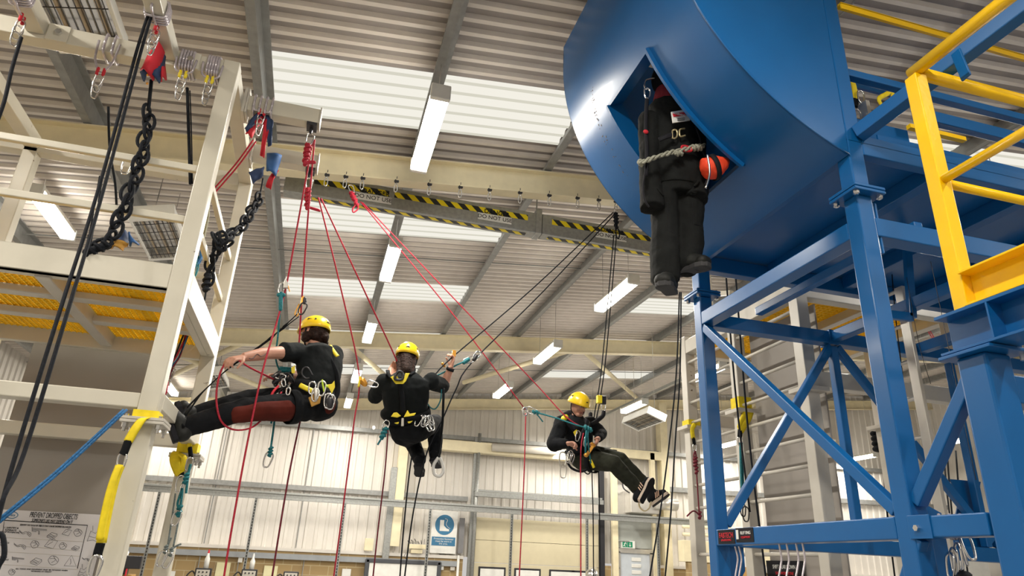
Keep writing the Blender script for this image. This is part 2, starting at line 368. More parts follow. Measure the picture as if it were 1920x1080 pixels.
for i, (a, b) in enumerate((((5.2, 13.3), (8.9, 18.3)), ((3.3, 16.6), (5.1, 13.2)), ((-1.5, 13.2), (-3.8, 17.0)), ((0.2, 13.2), (2.3, 18.6)), ((-3.6, 13.2), (-1.2, 18.0)))):
    tag(MB().tube((a[0], a[1], RZf(a[0], 0.12)), (b[0], b[1], RZf(b[0], 0.12)), 0.055, 12).build('roof_brace', CREAM, smooth=True),
        ['cream tubular roof brace running to the heater over the seated person\'s feet', 'cream tubular roof brace right of the second hanging person\'s hand', 'cream tubular roof brace left of the first person\'s outstretched hand', 'cream tubular roof brace behind the second hanging person', 'short cream tubular roof brace behind the white tower'][i], 'roof brace')
for i, (y, x0, x1) in enumerate(((9.45, XL, 16.5), (16.2, XL, 16.5))):
    tag(MB().tube((x0, y, RZf(x0, -0.12)), (x1, y, RZf(x1, -0.12)), 0.01, 6).build('tie_rod', PURL), ['thin grey tie rod through the purlins above the first roof light gap', 'thin grey tie rod through the purlins near the back wall'][i], 'tie rod')
for n_, x0 in enumerate((-5.75,)):
    for k_, y in enumerate((6.5, 13.0)):
        tag(MB().box((x0, y - .09, 0), (x0 + .3, y + .09, zroof(x0) - .3)).build('portal_column', CREAM), ['cream portal column on the left wall at the first roof beam', 'cream portal column seen past the left edge of the grey tarpaulin'][k_], 'column')

# lamps
def batten(i, x, y):
    zr = 5.28; top = zroof(x) - 0.19
    t = thing('batten_light', '', 'ceiling light', (x, y, zr), 'fluorescent battens hung from the roof')
    MB().box((x - .075, y - .0, zr), (x + .075, y + 1.2, zr + .05)).build('housing', GREYW, t, bevel=0.01)
    d = MB(); d.bar((x, y + .02, zr - .045), (x, y + 1.18, zr - .045), 0.16, 0.09); d.build('diffuser', GLOWT, t, bevel=0.02)
    for ya in (y - .03, y + 1.18): MB().box((x - .085, ya, zr - .095), (x + .085, ya + .05, zr + .05)).build('end_cap', PLAS, t, bevel=0.01)
    for yy in (y + .15, y + 1.05): MB().tube((x, yy, zr + .05), (x, yy, top + .20), 0.004, 5).build('hanging_wire', STEEL, t)
    L = bpy.data.lights.new('tube_light', 'AREA'); L.shape = 'RECTANGLE'; L.size = 0.16; L.size_y = 1.15; L.energy = LAMP_W; L.color = (1.0, 0.94, 0.84)
    lo = bpy.data.objects.new('tube_light', L); C.objects.link(lo); lo.parent = t; lo.location = (0, 0.6, -0.10)
    return t
LL = {0: 'lit batten light hanging brightest above the striped beam', 1: 'lit batten light just below the hazard striped beam', 2: 'lit batten light third in the row going back, above between the two backs of people',
      3: 'lit batten light right of the first person, fourth going back', 4: 'small lit batten light lowest of the row over the first person\'s hip', 5: 'lit batten light left of the dummy\'s dangling boots',
      6: 'lit batten light right of the second person\'s raised hand', 7: 'lit batten light low between the second and seated persons', 8: 'lit batten light above the grilled heater beside the seated person', 9: 'lit batten light partly behind the far blue post',
      10: 'small lit batten light just behind the seated person\'s shoulder', 11: 'lit batten light behind the railings of the left white tower', 12: 'lit batten light above the first person\'s boots'}
for i, (x, y) in enumerate(LAMPS):
    t = batten(i, x, y); t['label'] = LL.get(i, 'lit batten light glimpsed through the blue tower frame' if i < 18 else 'batten light added for fill around and behind the camera')
# heaters
def heater(loc, rz, tilt, label, L=1.1):
    t = thing('radiant_heater', label, 'heater', loc)
    R = Matrix.Translation(V(loc)) @ Matrix.Rotation(rz, 4, 'Z') @ Matrix.Rotation(tilt, 4, 'Y')
    def tr(mb): mb.v = [tuple(R @ Vector(v)) for v in mb.v]; return mb
    W = 0.19
    s_ = MB().box((-W, 0, .02), (W, L, .06)).box((-W - .03, 0, -.08), (-W, L, .06)).box((W, 0, -.08), (W + .03, L, .06)); tr(s_).build('casing', PLAS, t, bevel=0.006)
    for ya in (-.05, L): tr(MB().box((-W - .03, ya, -.09), (W + .03, ya + .05, .07))).build('end_panel', PLAS, t, bevel=0.006)
    for ya in (.1, L - .1): q = R @ V(0, ya, .06); MB().tube(q, (q.x, q.y, zroof(q.x) - .02), .005, 5).build('hanging_wire', STEEL, t)
    for x in (-.12, 0, .12): tr(MB().box((x - .055, 0.01, -.005), (x + .055, L - .01, .02))).build('reflector', STEEL if x < .1 else GOLD if False else STEEL, t)
    for x in (-.12, 0, .12): tr(MB().tube((x, 0.01, -.03), (x, L - .01, -.03), 0.012)).build('element', paint('heater_tube', (.55, .45, .32), .3), t)
    gl = MB()
    for k in range(9): x = -.17 + k * .0425; gl.tube((x, 0, -.075), (x, L, -.075), 0.0035, 5)
    for k in range(5): y = L * (k + .5) / 5; gl.tube((-W, y, -.078), (W, y, -.078), 0.004, 5)
    tr(gl).build('wire_grille', DARKM, t)
    return t
heater((-1.98, 3.25, 4.98), 0, -0.25, 'large radiant heater with wire grille above the top left beam', 1.35)
heater((-2.02, 7.15, 4.85), 0, -0.25, 'radiant heater with wire grille behind the left tower railings', 1.0)
heater((-2.2, 13.9, 4.8), 0, -0.25, 'small radiant heater seen under the first person\'s arm', 1.1)
heater((6.62, 12.7, 4.6), 0, 0.35, 'radiant heater hung in front of the back wall, right of the seated person', 1.15)
# cable tray rails near back right
tag(MB().bar((7.2, 18.6, 5.37), (7.2, 6.8, 5.37), .07, .06).build('cable_rail', GALV), 'long grey rail above the batten lights right of the seated person', 'rail')
# beam clamps along rafter 1
cl0 = thing('beam_clamp', 'small steel beam clamp with hanging shackle on the cream roof beam', 'clamp', (0, 0, 0), 'beam clamps along the cream roof beam')
MB().bar((0, -.015, .0), (0, .015, 0), .05, .018).bar((-.012, 0, .02), (-.012, 0, -.02), .012, .02).build('jaw', DARKM, cl0, bevel=.004)
MB().path([(0, 0, -.02), (-.014, 0, -.05), (-.016, 0, -.11), (0, 0, -.13), (.016, 0, -.11), (.014, 0, -.05), (0, 0, -.02)], .006, 5).build('shackle', STEEL, cl0, smooth=True)
MB().tube((0, 0, .02), (0, 0, .06), .004, 5).build('bolt', DARKM, cl0)
first = True
for (px, py) in ((613, 330), (648, 335), (680, 338), (743, 345), (805, 351), (863, 357), (918, 362), (975, 368), (1030, 373), (1083, 378), (1123, 383), (1155, 386)):
    p = AY(px, py, 6.43); p.z = RZf(p.x, 0.315)
    if first: cl0.location = p; first = False
    else: dup(cl0, p)
# hazard striped beam
t = thing('hazard_striped_beam', 'grey steel beam with yellow and black hazard tape hung below the cream roof beam', 'beam', (1.5, 6.8, 5.2))
yb0 = 6.8
MB().box((-0.75, yb0, 5.19), (2.10, yb0 + .16, 5.45)).build('beam_section', GALV, t, bevel=0.008)
MB().box((2.16, yb0, 5.19), (4.7, yb0 + .16, 5.45)).build('beam_section', GALV, t, bevel=0.008)
for (a, b) in ((-.45, 0.42), (0.52, 1.02), (1.18, 1.98), (2.28, 4.5)):
    pass
for (a, b) in ((-.45, 0.36), (0.42, 1.98), (2.28, 4.5)):
    MB().box((a, yb0 - .003, 5.33), (b, yb0, 5.40)).build('hazard_tape', HAZ, t)
MB().box((-.45, yb0 + .05, 5.187), (1.98, yb0 + .11, 5.19)).box((2.25, yb0 + .05, 5.187), (4.5, yb0 + .11, 5.19)).build('hazard_tape', HAZ, t)
MB().box((2.08, yb0 - .02, 5.18), (2.15, yb0 + .17, 5.50)).build('joint_plate', GALV, t, bevel=0.005)
MB().tube((2.10, yb0 + .05, 5.5), (2.10, yb0 + .05, 5.78), .008).tube((0.45, yb0 + .08, 5.42), (0.45, yb0 + .08, 5.62), .012).tube((3.5, yb0 + .08, 5.42), (3.5, yb0 + .08, 5.9), .012).build('hanger_rod', GALV, t)
for px, py in ((700, 371), (928, 409), (1146, 443)):
    p = AY(px, py, yb0 - .008)
    l_ = MB().box((p.x - .20, yb0 - .006, p.z - .045), (p.x + .20, yb0 - .003, p.z + .04)); lo = l_.build('warning_label', PLAS, t)
    text('DO NOT USE', 'lettering', INK, (p.x, yb0 - .008, p.z - .002), .068, lo)
    text('DANGER', 'lettering', INK, (p.x + .02, yb0 - .008, p.z + .07), .075, lo, ext=.003)

# ------------------------------------------------------------------ back wall fittings
YW = YB - 0.25
# partition stud frame
t = thing('partition_frame', 'galvanised partition framework of slotted studs under one long rail in front of the back wall', 'partition frame', (4, 18.6, 0))
MB().box((-6.0, 18.58, 2.84), (11.4, 18.66, 2.90)).box((-6.0, 18.60, 2.90), (11.4, 18.64, 2.97)).box((-6, 18.56, 2.97), (11.4, 18.66, 3.02)).build('top_rail', GALV, t, bevel=.004)
for x in (-3.5, -1.3, 0.85, 3.05, 5.28, 7.45, 9.6):
    s_ = MB().box((x - .035, 18.58, 0), (x - .02, 18.64, 2.84)).box((x + .02, 18.58, 0), (x + .035, 18.64, 2.84)).box((x - .02, 18.62, 0), (x + .02, 18.635, 2.84))
    so = s_.build('stud', GALV, t)
    sl = MB()
    for k in range(36): sl.box((x - .012, 18.612, .3 + k * .07), (x + .012, 18.62, .34 + k * .07))
    q = sl.build('slots', DARKM, so); q['kind'] = 'stuff'
# trunking
tag(MB().box((-5.9, YW - .09, 1.47), (4.0, YW, 1.60)).build('cable_trunking', paint('grey_trunking', (.30, .32, .34), .4)), 'grey cable trunking along the top of the buff blockwork wall', 'trunking')
for n_, x in enumerate((-1.5, 0.05, -2.4)):
    tag(MB().tube((x, YW - .02, .2), (x, YW - .02, 1.47), .012).build('conduit', GALV), ['grey conduit dropping from the trunking above the middle control box', 'grey conduit dropping from the trunking left of the notice', 'grey conduit dropping from the trunking at the first spray bottle'][n_], 'conduit')
# whiteboard
t = thing('whiteboard', 'wide whiteboard in a dark frame on the blockwork wall', 'whiteboard', (2.6, YW - .05, 1))
MB().box((1.66, YW - .16, .35), (3.44, YW - .10, 1.50)).build('board', paint('whiteboard_white', (.80, .80, .76), .2), t, bevel=.003)
fr = MB().box((1.58, YW - .19, 1.48), (3.52, YW - .09, 1.58)).box((1.56, YW - .19, .3), (1.67, YW - .09, 1.56)).box((3.43, YW - .19, .3), (3.54, YW - .09, 1.56)).box((1.58, YW - .19, .28), (3.52, YW - .09, .36))
fr.build('frame', paint('dark_grey_frame', (.06, .065, .075), .4), t, bevel=.015)
# footwear sign
t = thing('safety_sign', 'white sign with a blue boot symbol about protective footwear', 'sign', (3.55, YW - .1, 2.3))
a = AY(808, 958, YW - .1); b = AY(850, 1037, YW - .1); x0, x1, z1, z0 = 3.22, 3.92, 2.86, 1.78
MB().box((x0, YW - .03, z0), (x1, YW + .05, z1)).build('panel', PLAS, t)
cx, cz, r = (x0 + x1) / 2 + .0, 2.50, .26
ci = MB(); n = 32; ci.add([(cx + r * math.cos(2 * math.pi * k / n), YW - .034, cz + r * math.sin(2 * math.pi * k / n)) for k in range(n)], [tuple(range(n))]); ci.build('symbol_disc', SIGNB, t)
bo = [(-.13, .12), (-.02, .12), (-.02, -.02), (.06, -.09), (.13, -.11), (.13, -.16), (-.13, -.16)]
MB().plate([(cx + x, YW - .038, cz + z) for x, z in bo], .002, (0, 1, 0)).build('boot_symbol', PLAS, t)
ob = [(.0, .16), (.07, .13), (.04, .02), (.10, -.06), (.16, -.09)]
MB().path([(cx + x, YW - .04, cz + z) for x, z in ob], .006, 5).build('boot_outline', PLAS, t)
tp = MB().box((x0 + .03, YW - .036, 1.97), (x1 - .03, YW - .032, 2.19)).build('text_panel', SIGNB, t)
for s_, z in (('Protective footwear', 2.14), ('must be worn in', 2.08), ('this area.', 2.02)): text(s_, 'lettering', PLAS, ((x0 + x1) / 2, YW - .038, z), .066, tp)
# projector shelf things by gable column
t = thing('router_shelf', 'cream wall box with cables beside the footwear sign', 'wall box', (2.8, YW, 1.9))
MB().box((2.62, YW - .12, 1.86), (3.12, YW + .05, 1.97)).box((2.72, YW - .08, 1.75), (3.02, YW + .05, 1.85)).build('box', CREAM, t, bevel=.01)
cb = MB()
for k in range(6): cb.path([(2.7 + .07 * k, YW - .05, 1.98), (2.6 + .09 * k, YW - .08, 2.05 + .03 * (k % 3)), (2.75 + .06 * k, YW - .06, 1.99)], .006, 5)
cb.path([(2.6, YW - .05, 1.75), (2.55, YW - .1, 1.65), (2.7, YW - .08, 1.56)], .006, 5); cb.build('cables', DARKM, t)
tag(MB().box((1.50, YW - .1, 1.76), (1.72, YW + .06, 2.06)).build('speaker_box', CREAM, bevel=.01), 'small cream box on the ledge left of the grey duct', 'box')
tag(MB().box((1.98, YW - .12, 1.5), (2.15, YW, 3.9)).build('cable_duct', GALV, bevel=.01), 'grey metal duct rising beside the cream gable column', 'duct')
# notices and boxes on the blockwork
def quad(name, px, py, wd, ht, mat, label, cat, y=YW - .01, th=.01):
    p = AY(px, py, y); return tag(MB().box((p.x - wd / 2, y - th, p.z - ht / 2), (p.x + wd / 2, y, p.z + ht / 2)).build(name, mat), label, cat)
yn = paint('yellow_paper', (.72, .68, .42), .7)
quad('paper_notice', 417, 1072, .32, .42, yn, 'pale yellow paper notice on the blockwork right of the white bottle', 'notice')
quad('paper_notice', 506, 1078, .32, .42, yn, 'pale yellow paper notice on the blockwork between two red ropes', 'notice')
quad('paper_notice', 649, 1077, .22, .26, PLAS, 'small white paper notice left of the whiteboard', 'notice')
o = quad('safety_notice', 320, 1079, .18, .2, PLAS, 'small white notice with a blue disc on the blockwork', 'notice')
quad('wall_socket', 451, 1049, .10, .13, PLAS, 'small white switch box with a red button on the blockwork', 'switch', th=.05)
quad('wall_socket', 828, 1065, .09, .09, PLAS, 'small white socket box right of the whiteboard', 'switch', th=.05)
quad('wall_socket', 848, 1066, .12, .09, GREYW, 'grey double socket box below the trunking end', 'switch', th=.05)
def control(px, py, lab, dark=False):
    p = AY(px, py, 17.9); t = thing('control_box', lab, 'control box', (p.x, 17.9, p.z))
    MB().box((p.x - .17, 17.8, p.z - .15), (p.x + .17, 18.0, p.z + .12)).build('casing', DARKM, t, bevel=.015)
    MB().box((p.x - .14, 17.79, p.z - .12), (p.x + .14, 17.8, p.z + .09)).build('face', GREYW if not dark else DARKM, t)
    for k in range(6): MB().tube((p.x - .08 + .08 * (k % 3), 17.77, p.z + .04 - .08 * (k // 3)), (p.x - .08 + .08 * (k % 3), 17.79, p.z + .04 - .08 * (k // 3)), .018).build('knob', DARKM, t)
    MB().path([(p.x - .17, 17.9, p.z - .02), (p.x - .25, 17.9, p.z + .05), (p.x - .36, 17.9, p.z - .1), (p.x - .4, 17.9, p.z - .4)], .015, 6).build('cable', DARKM, t)
    return t, p
ct, p1 = control(381, 1076, 'grey control box with round knobs beneath the tallest white bottle')
c2, p2 = control(467, 1078, 'grey control box with knobs beside the slotted stud')
c3, p3 = control(545, 1082, 'grey control box half out of view below the first person')
def bottle(p, lab, s=1.0):
    t = thing('spray_bottle', lab, 'bottle', p); q = V(p)
    MB().loft([q, q + V(0, 0, .18 * s), q + V(0, 0, .25 * s), q + V(0, 0, .29 * s)], [.055, .055, .025, .02], 12).build('bottle_body', PLAS, t, smooth=True)
    MB().loft([q + V(0, 0, .29 * s), q + V(0, 0, .36 * s)], [.025, .012], 8).build('nozzle', REDF if s > 1 else PLAS, t)
bottle(p1 + V(0.03, 0, .12), 'taller white bottle with a red nozzle on the grey control box', 1.1)
bottle(p2 + V(.03, 0, .12), 'white bottle standing on the box beside the slotted stud', .95)
pm = AY(235, 1055, 12.0)
t = thing('instrument_stand', 'dark instrument panel with white lidded jar behind the left white column', 'instrument', (pm.x, 12, 0))
MB().box((pm.x - .3, 12, 0), (pm.x + .12, 12.3, pm.z - .16)).build('cabinet', BUFF, t)
MB().box((pm.x + .0, 11.95, pm.z - .08), (pm.x + .22, 12.05, pm.z + .10)).build('screen', DARKM, t, bevel=.01)
MB().box((pm.x - .2, 11.97, pm.z - .16), (pm.x + .05, 12.1, pm.z)).build('panel', DARKM, t)
MB().loft([(pm.x - .08, 12, pm.z + .02), (pm.x - .08, 12, pm.z + .14), (pm.x - .08, 12, pm.z + .2)], [.09, .1, .06], 14).build('jar', PLAS, t, smooth=True)
for k in range(4): MB().tube((pm.x - .1 + .05 * k, 11.95, pm.z - .2), (pm.x - .1 + .05 * k, 11.95, pm.z - .08), .012).build('knob', REDF if k % 2 else DARKM, t)
# sectional door
t = thing('sectional_door', 'wide cream sectional overhead door with a row of dark framed windows', 'door', (6.2, YW, 0)); t['kind'] = 'thing'
dx0, dx1 = 4.45, 8.05
for k, (z0, z1) in enumerate(((2.17, 2.75), (1.60, 2.16), (1.0, 1.59), (0.4, .99))):
    pn = MB().box((dx0, YW - .04, z0), (dx1, YW + .02, z1)).build('door_panel', DOORC, t, bevel=.006)
    if k == 2:
        for x in (4.95, 5.95, 6.95, 7.6):
            MB().box((x - .38, YW - .06, 1.12), (x + .38, YW - .04, 1.50)).build('window_frame', DARKM, pn, bevel=.03)
            MB().box((x - .33, YW - .07, 1.17), (x + .33, YW - .055, 1.45)).build('window_pane', PLAS, pn, bevel=.02)
for x, m_ in ((4.33, GALV), (8.12, DARKM)): MB().box((x - .08, YW - .12, 0), (x + .08, YW - .04, 4.9 if x < 5 else 4.3)).build('guide_rail', m_, t)
MB().box((4.3, YW - .3, 3.28), (8.1, YW - .1, 3.40)).box((4.3, YW - .2, 3.42), (8.1, YW - .12, 3.47)).build('spring_shaft', GALV, t)
tag(MB().box((2.4, YB - .5, 4.45), (8.0, YB - .2, 4.75)).build('door_header_box', CREAM, bevel=.02), 'cream boxed header above the sectional door track', 'header')
tag(MB().tube((4.7, YB - .6, 4.62), (6.6, YB - .6, 4.66), .11, 14).build('roller_tube', GREYW, smooth=True), 'grey tube motor beside the seated person\'s elbow', 'tube')
tag(MB().tube((4.36, YB - .45, .6), (4.36, YB - .45, 5.0), .05, 10).build('drain_pipe', GALV, smooth=True), 'grey vertical pipe left of the sectional door', 'pipe')
tag(MB().tube((4.0, YW - .08, .2), (4.0, YW - .08, 1.75), .035, 10).build('waste_pipe', PLAS, smooth=True), 'short white pipe right of the footwear sign', 'pipe')
tag(MB().box((3.98, YW - .05, 1.8), (4.12, YW + .02, 2.7)).build('edge_board', paint('grey_board', (.2, .2, .21), .5)), 'narrow grey board leaning at the left of the sectional door', 'board')
# exit door lobby
struct(MB().box((8.45, YW - .12, 0), (8.62, YW, 4.9)).box((9.72, YW - .12, 0), (9.86, YW, 4.9)).box((8.45, YW - .12, 4.7), (10.1, YW, 4.95)).build('trim_4', CREAM))
struct(MB().box((8.62, YW - .03, 2.16), (9.72, YW + .02, 3.9)).build('trim_5', paint('grey_panel', (.36, .38, .36), .35, var=.05)))
t = thing('door_1', 'grey framed exit door with a glazed top panel', 'door', (9.17, YW, 0)); t['kind'] = 'structure'
MB().box((8.62, YW - .08, 2.02), (9.72, YW, 2.14)).box((8.62, YW - .08, 0), (8.70, YW, 2.05)).box((9.62, YW - .08, 0), (9.72, YW, 2.05)).box((8.62, YW - .08, 1.1), (9.72, YW, 1.25)).build('door_frame', ALU, t)
MB().box((8.70, YW - .03, 1.2), (9.62, YW, 2.03)).build('door_pane', GLASS, t)
MB().box((8.70, YW - .03, 0), (9.62, YW, 1.12)).build('door_leaf', GREYW, t)
bh = MB()
for k in range(4): bh.box((9.05, YW - .05, 1.3 + .17 * k), (9.35, YW - .031, 1.40 + .17 * k))
bh.build('window_blind', PLAS, t, bevel=.02)
t = thing('exit_sign', 'green running man exit sign with a down arrow above the exit door', 'sign', (9.2, YW, 2.35))
p = AY(1178, 1021, YW - .1)
sg = MB().box((p.x - .21, YW - .1, p.z - .1), (p.x + .21, YW - .03, p.z + .1)).build('sign_box', PLAS, t)
MB().box((p.x - .18, YW - .105, p.z - .075), (p.x + .13, YW - .1, p.z + .075)).build('green_face', GREEN, t)
MB().path([(p.x + .05, YW - .11, p.z + .05), (p.x + .05, YW - .11, p.z - .05)], .008, 4).path([(p.x + .02, YW - .11, p.z - .02), (p.x + .05, YW - .11, p.z - .05), (p.x + .08, YW - .11, p.z - .02)], .008, 4, smooth=False).build('arrow', PLAS, t)
MB().box((p.x - .04, YW - .11, p.z - .07), (p.x - .034, YW - .106, p.z + .07)).build('divider', PLAS, t)
MB().ell((p.x - .09, YW - .108, p.z + .05), (.014, .003, .014)).path([(p.x - .1, YW - .11, p.z + .03), (p.x - .12, YW - .11, p.z - .01), (p.x - .1, YW - .11, p.z - .06)], .008, 4).path([(p.x - .12, YW - .11, p.z - .01), (p.x - .16, YW - .11, p.z - .05)], .008, 4).path([(p.x - .14, YW - .11, p.z + .02), (p.x - .1, YW - .11, p.z + .025), (p.x - .06, YW - .11, p.z + .01)], .007, 4).build('running_figure', PLAS, t)
tag(MB().path([(8.65, YW - .1, 1.6), (8.52, YW - .1, 1.9), (8.52, YW - .1, 2.25), (8.62, YW - .1, 2.33), (8.97, YW - .1, 2.33)], .02, 8).build('sign_conduit', GALV, smooth=True), 'grey curved conduit feeding the exit sign', 'conduit')
t = thing('air_handling_box', 'galvanised plant box above the exit door behind the seated person\'s shoes', 'plant box', (9.2, YW, 3.3))
MB().box((8.63, YW - .1, 2.9), (9.0, YW + .02, 3.9)).build('backplate', ALU, t); MB().box((8.85, YW - .5, 3.1), (9.75, YW - .1, 3.75)).build('casing', ALU, t, bevel=.02); MB().tube((9.6, YW - .5, 3.4), (10.3, YW - .5, 3.4), .18, 16).build('spigot', ALU, t, smooth=True)
MB().path([(8.95, YW - .45, 3.6), (8.7, YW - .4, 3.75), (8.68, YW - .4, 3.95), (8.95, YW - .4, 3.98)], .02, 6).build('cable', DARKM, t)
# items right of the exit door
tag(MB().box((10.0, 17.9, 1.85), (14.0, 18.2, 2.4)).build('boxed_beam', CREAM, bevel=.01), 'cream boxed beam right of the exit door below the pipes', 'boxed beam')
for n_, z in enumerate((2.55, 2.75)): tag(MB().tube((10.0, 17.9, z), (14.5, 17.4, z + .05), .05, 10).build('wall_pipe', CREAM, smooth=True), ['lower cream horizontal pipe right of the exit door', 'upper cream horizontal pipe right of the exit door'][n_], 'pipe')
t = thing('notice_board', 'buff notice board with a small photograph by the far blue post', 'notice board', (11.3, 17.8, 1.5))
MB().box((10.95, 17.85, .6), (11.95, 17.9, 1.78)).build('board', BUFF, t)
MB().box((11.32, 17.84, 1.5), (11.62, 17.85, 1.74)).build('photograph', paint('photo_print', (.25, .22, .26), .4, var=.6, scale=20), t)
MB().box((10.95, 17.84, 1.79), (11.95, 17.9, 2.2)).build('white_board', PLAS, t)
tag(MB().box((10.15, 17.95, 0), (10.95, 18.1, 1.9)).build('masonry_pier', BRICK), 'buff blockwork pier left of the buff notice board', 'pier')
tag(MB().ell((6.9, 16.9, 1.42), (.16, .2, .16)).build('ventilator_dome', STEEL, smooth=True), 'shiny rounded metal dome at the bottom edge in front of the sectional door', 'dome')
struct(MB().box((12.5, 12.0, 0), (20.5, 12.3, 2.15)).build('wall_inner', PLAS))

# ------------------------------------------------------------------ left white training tower
def shs(mb, p0, p1, s=0.1, up=(0, 0, 1), h=None): return mb.bar(p0, p1, s, h or s, up)
LX, YN, YFR = -0.905, 4.05, 5.48
t = thing('training_tower', 'tall white steel climbing tower with yellow grated platform and overhead beams on the left', 'tower', (LX, YN, 0))
def part(name, mat, fn, par=None, bevel=.006, smooth=False):
    m = MB(); fn(m); return m.build(name, mat, par or t, smooth, bevel)
for (x, y, top) in ((LX, YN, 4.6), (LX, YFR, 4.57), (-2.5, YFR, 4.57)):
    co = part('column', WHITE, lambda m: m.box((x - .05, y - .05, 0), (x + .05, y + .05, top)))
    if x > -1:
        part('flange_plate', GREYW, lambda m: m.box((x - .105, y - .105, 2.20), (x + .105, y + .105, 2.215)).box((x - .105, y - .105, 2.217), (x + .105, y + .105, 2.232)), co, .002)
        for sx in (-1, 1):
            for sy in (-1, 1):
                part('bolt', STEEL, lambda m: m.tube((x + sx * .08, y + sy * .08, 2.155), (x + sx * .08, y + sy * .08, 2.245), .009, 6).tube((x + sx * .08, y + sy * .08, 2.175), (x + sx * .08, y + sy * .08, 2.2), .016, 6), co, 0)
def beam(p0, p1, s, h=None, mat=WHITE, name='beam'): return part(name, mat, lambda m: m.bar(p0, p1, s, h or s))
XE = -3.6
beam((XE, YN, 4.53), (LX - .05, YN, 4.53), .1, .12); beam((XE, YFR, 4.5), (LX - .05, YFR, 4.5), .1, .12)
beam((LX, YN + .05, 4.54), (LX, YFR - .05, 4.52), .1, .1)
beam((-2.5, YN + .05, 4.53), (-2.5, YFR - .05, 4.52), .1, .1)
beam((-1.28, YN - .05, 4.55), (-1.28, 1.2, 4.55), .1); beam((-2.03, YN - .05, 4.55), (-2.03, 1.2, 4.55), .1)
for z in (3.78, 3.43):
    beam((XE, YN, z), (LX - .05, YN, z), .035, .045, name='rail'); beam((LX, YN + .05, z), (LX, YFR - .05, z), .035, .045, name='rail')
beam((XE, YFR, 3.62), (LX - .05, YFR, 3.62), .04, .05, name='rail')
beam((XE, YN, 2.325), (LX - .05, YN, 2.325), .1, .08); beam((XE, YFR, 2.325), (LX - .05, YFR, 2.325), .1, .09)
beam((LX, YN + .05, 2.345), (LX, YFR - .05, 2.345), .1, .09)
# small horizontals halfway and mid rails on the right side, arm stubs
for y, z in ((4.42, 4.555), (5.0, 4.52)):
    a = part('arm', WHITE, lambda m: m.box((LX + .07, y - .05, z - .06), (-.33, y + .05, z + .06)))
    part('end_plate', GREYW, lambda m: m.box((-.33, y - .06, z - .07), (-.32, y + .06, z + .07)), a, .001)
    part('fixing_plate', GREYW, lambda m: m.box((LX + .05, y - .075, z - .1), (LX + .07, y + .075, z + .1)).box((LX + .072, y - .075, z - .1), (LX + .085, y + .075, z + .1)), a, .002)
    part('shackle_clamp', DARKM, lambda m: m.box((-.41, y - .05, z - .085), (-.34, y + .05, z - .06)).tube((-.375, y, z - .06), (-.375, y, z - .13), .012), a, .002)
for x, y in ((-1.22, YN - .05), (-1.98, YN - .05)):
    part('bolt_plate', WHITE, lambda m: m.box((x + .01, y - .012, 4.47), (x + .13, y, 4.59)), None, .002); part('bolt', STEEL, lambda m: m.tube((x + .075, y - .03, 4.53), (x + .075, y, 4.53), .02, 6), None, 0)
part('platform_edge', WHITE, lambda m: m.box((XE, YN - .05, 2.97), (LX - .05, YN, 3.12)).box((XE, YN - .05, 2.97), (LX - .05, YN + .05, 2.98)).box((XE, YN - .05, 3.11), (LX - .05, YN + .02, 3.12)))
part('platform_edge', WHITE, lambda m: m.box((XE, YFR - .05, 2.93), (LX - .05, YFR, 3.10)))
part('platform_edge', WHITE, lambda m: m.box((LX + .0, YN + .05, 2.96), (LX + .05, YFR - .05, 3.12)).box((LX - .05, YN + .05, 2.96), (LX + .0, YFR - .05, 2.97)))
part('toe_board', WHITE, lambda m: m.box((XE, YFR - .06, 3.13), (LX - .05, YFR - .04, 3.30)))
part('cross_beam', GREYW, lambda m: m.box((-1.64, YN, 2.955), (-1.56, YFR - .05, 3.05)))
for y in (4.46, 4.92): part('joist', GREYW, lambda m: m.box((XE, y - .045, 2.975), (LX - .05, y + .045, 3.02)))
def grating(x0, x1, y0, y1, z, par, pitch=.038, hh=.03, w=.007):
    m = MB(); x = x0
    while x < x1: m.box((x, y0, z), (x + w, y1, z + hh)); x += pitch
    y = y0
    while y < y1: m.box((x0, y, z), (x1, y + w, z + hh)); y += pitch
    return m.build('floor_grating', GRAT, par)
grating(-1.55, LX + .0, YN + .02, YFR - .05, 3.03, t); grating(XE, -1.65, YN + .02, YFR - .05, 3.03, t)
# grey tarpaulin and poster
tag(MB().box((-2.14, YFR + .16, 0), (-1.29, YFR + .175, 3.0)).build('tarpaulin_panel', TARP), 'grey tarpaulin screen hung behind the left white tower', 'tarpaulin')
t = thing('safety_poster', 'white poster about preventing dropped objects on the grey tarpaulin', 'poster', (-1.7, YFR + .15, 1.2))
yp = YFR + .15; x0, x1, zt = -2.13, -1.36, 1.80
MB().box((x0, yp - .002, .7), (x1, yp + .005, zt)).build('sheet', PAPER, t)
def PP(px, py): return AY(px, py, yp - .004)
c = PP(98, 968); c2 = PP(142, 972); L1 = text('PREVENT DROPPED OBJECTS', 'lettering', INK, PP(101, 967.5), .050, t, sx=.45)
text("SOMEONE'S LIFE MAY DEPEND ON IT", 'lettering', INK, PP(98, 977.5), .030, t, sx=.50)
text('IDENTIFY THE TOOLS OR OBJECTS THAT CAN BE DROPPED ON OUR SITE', 'lettering', INK, PP(86, 986.5), .015, t, sx=.62)
text('1. IDENTIFY &\nELIMINATE\nDROP POTENTIAL', 'lettering', INK, PP(20, 994), .014, t, sx=1)
text('2. INSPECT\nTOOLS', 'lettering', INK, PP(6, 1020), .014, t); text('TETHER\nALL TOOLS', 'lettering', INK, PP(5, 1047), .014, t)
text('ALL TOOLS AND EQUIPMENT MUST BE TETHERED WHEN\nWORKING AT HEIGHT', 'lettering', INK, PP(78, 1070), .012, t)
ring = [PP(22 + 11.5 * math.cos(a), 965.5 + 6.2 * math.sin(a)) for a in [2 * math.pi * k / 20 for k in range(20)]]
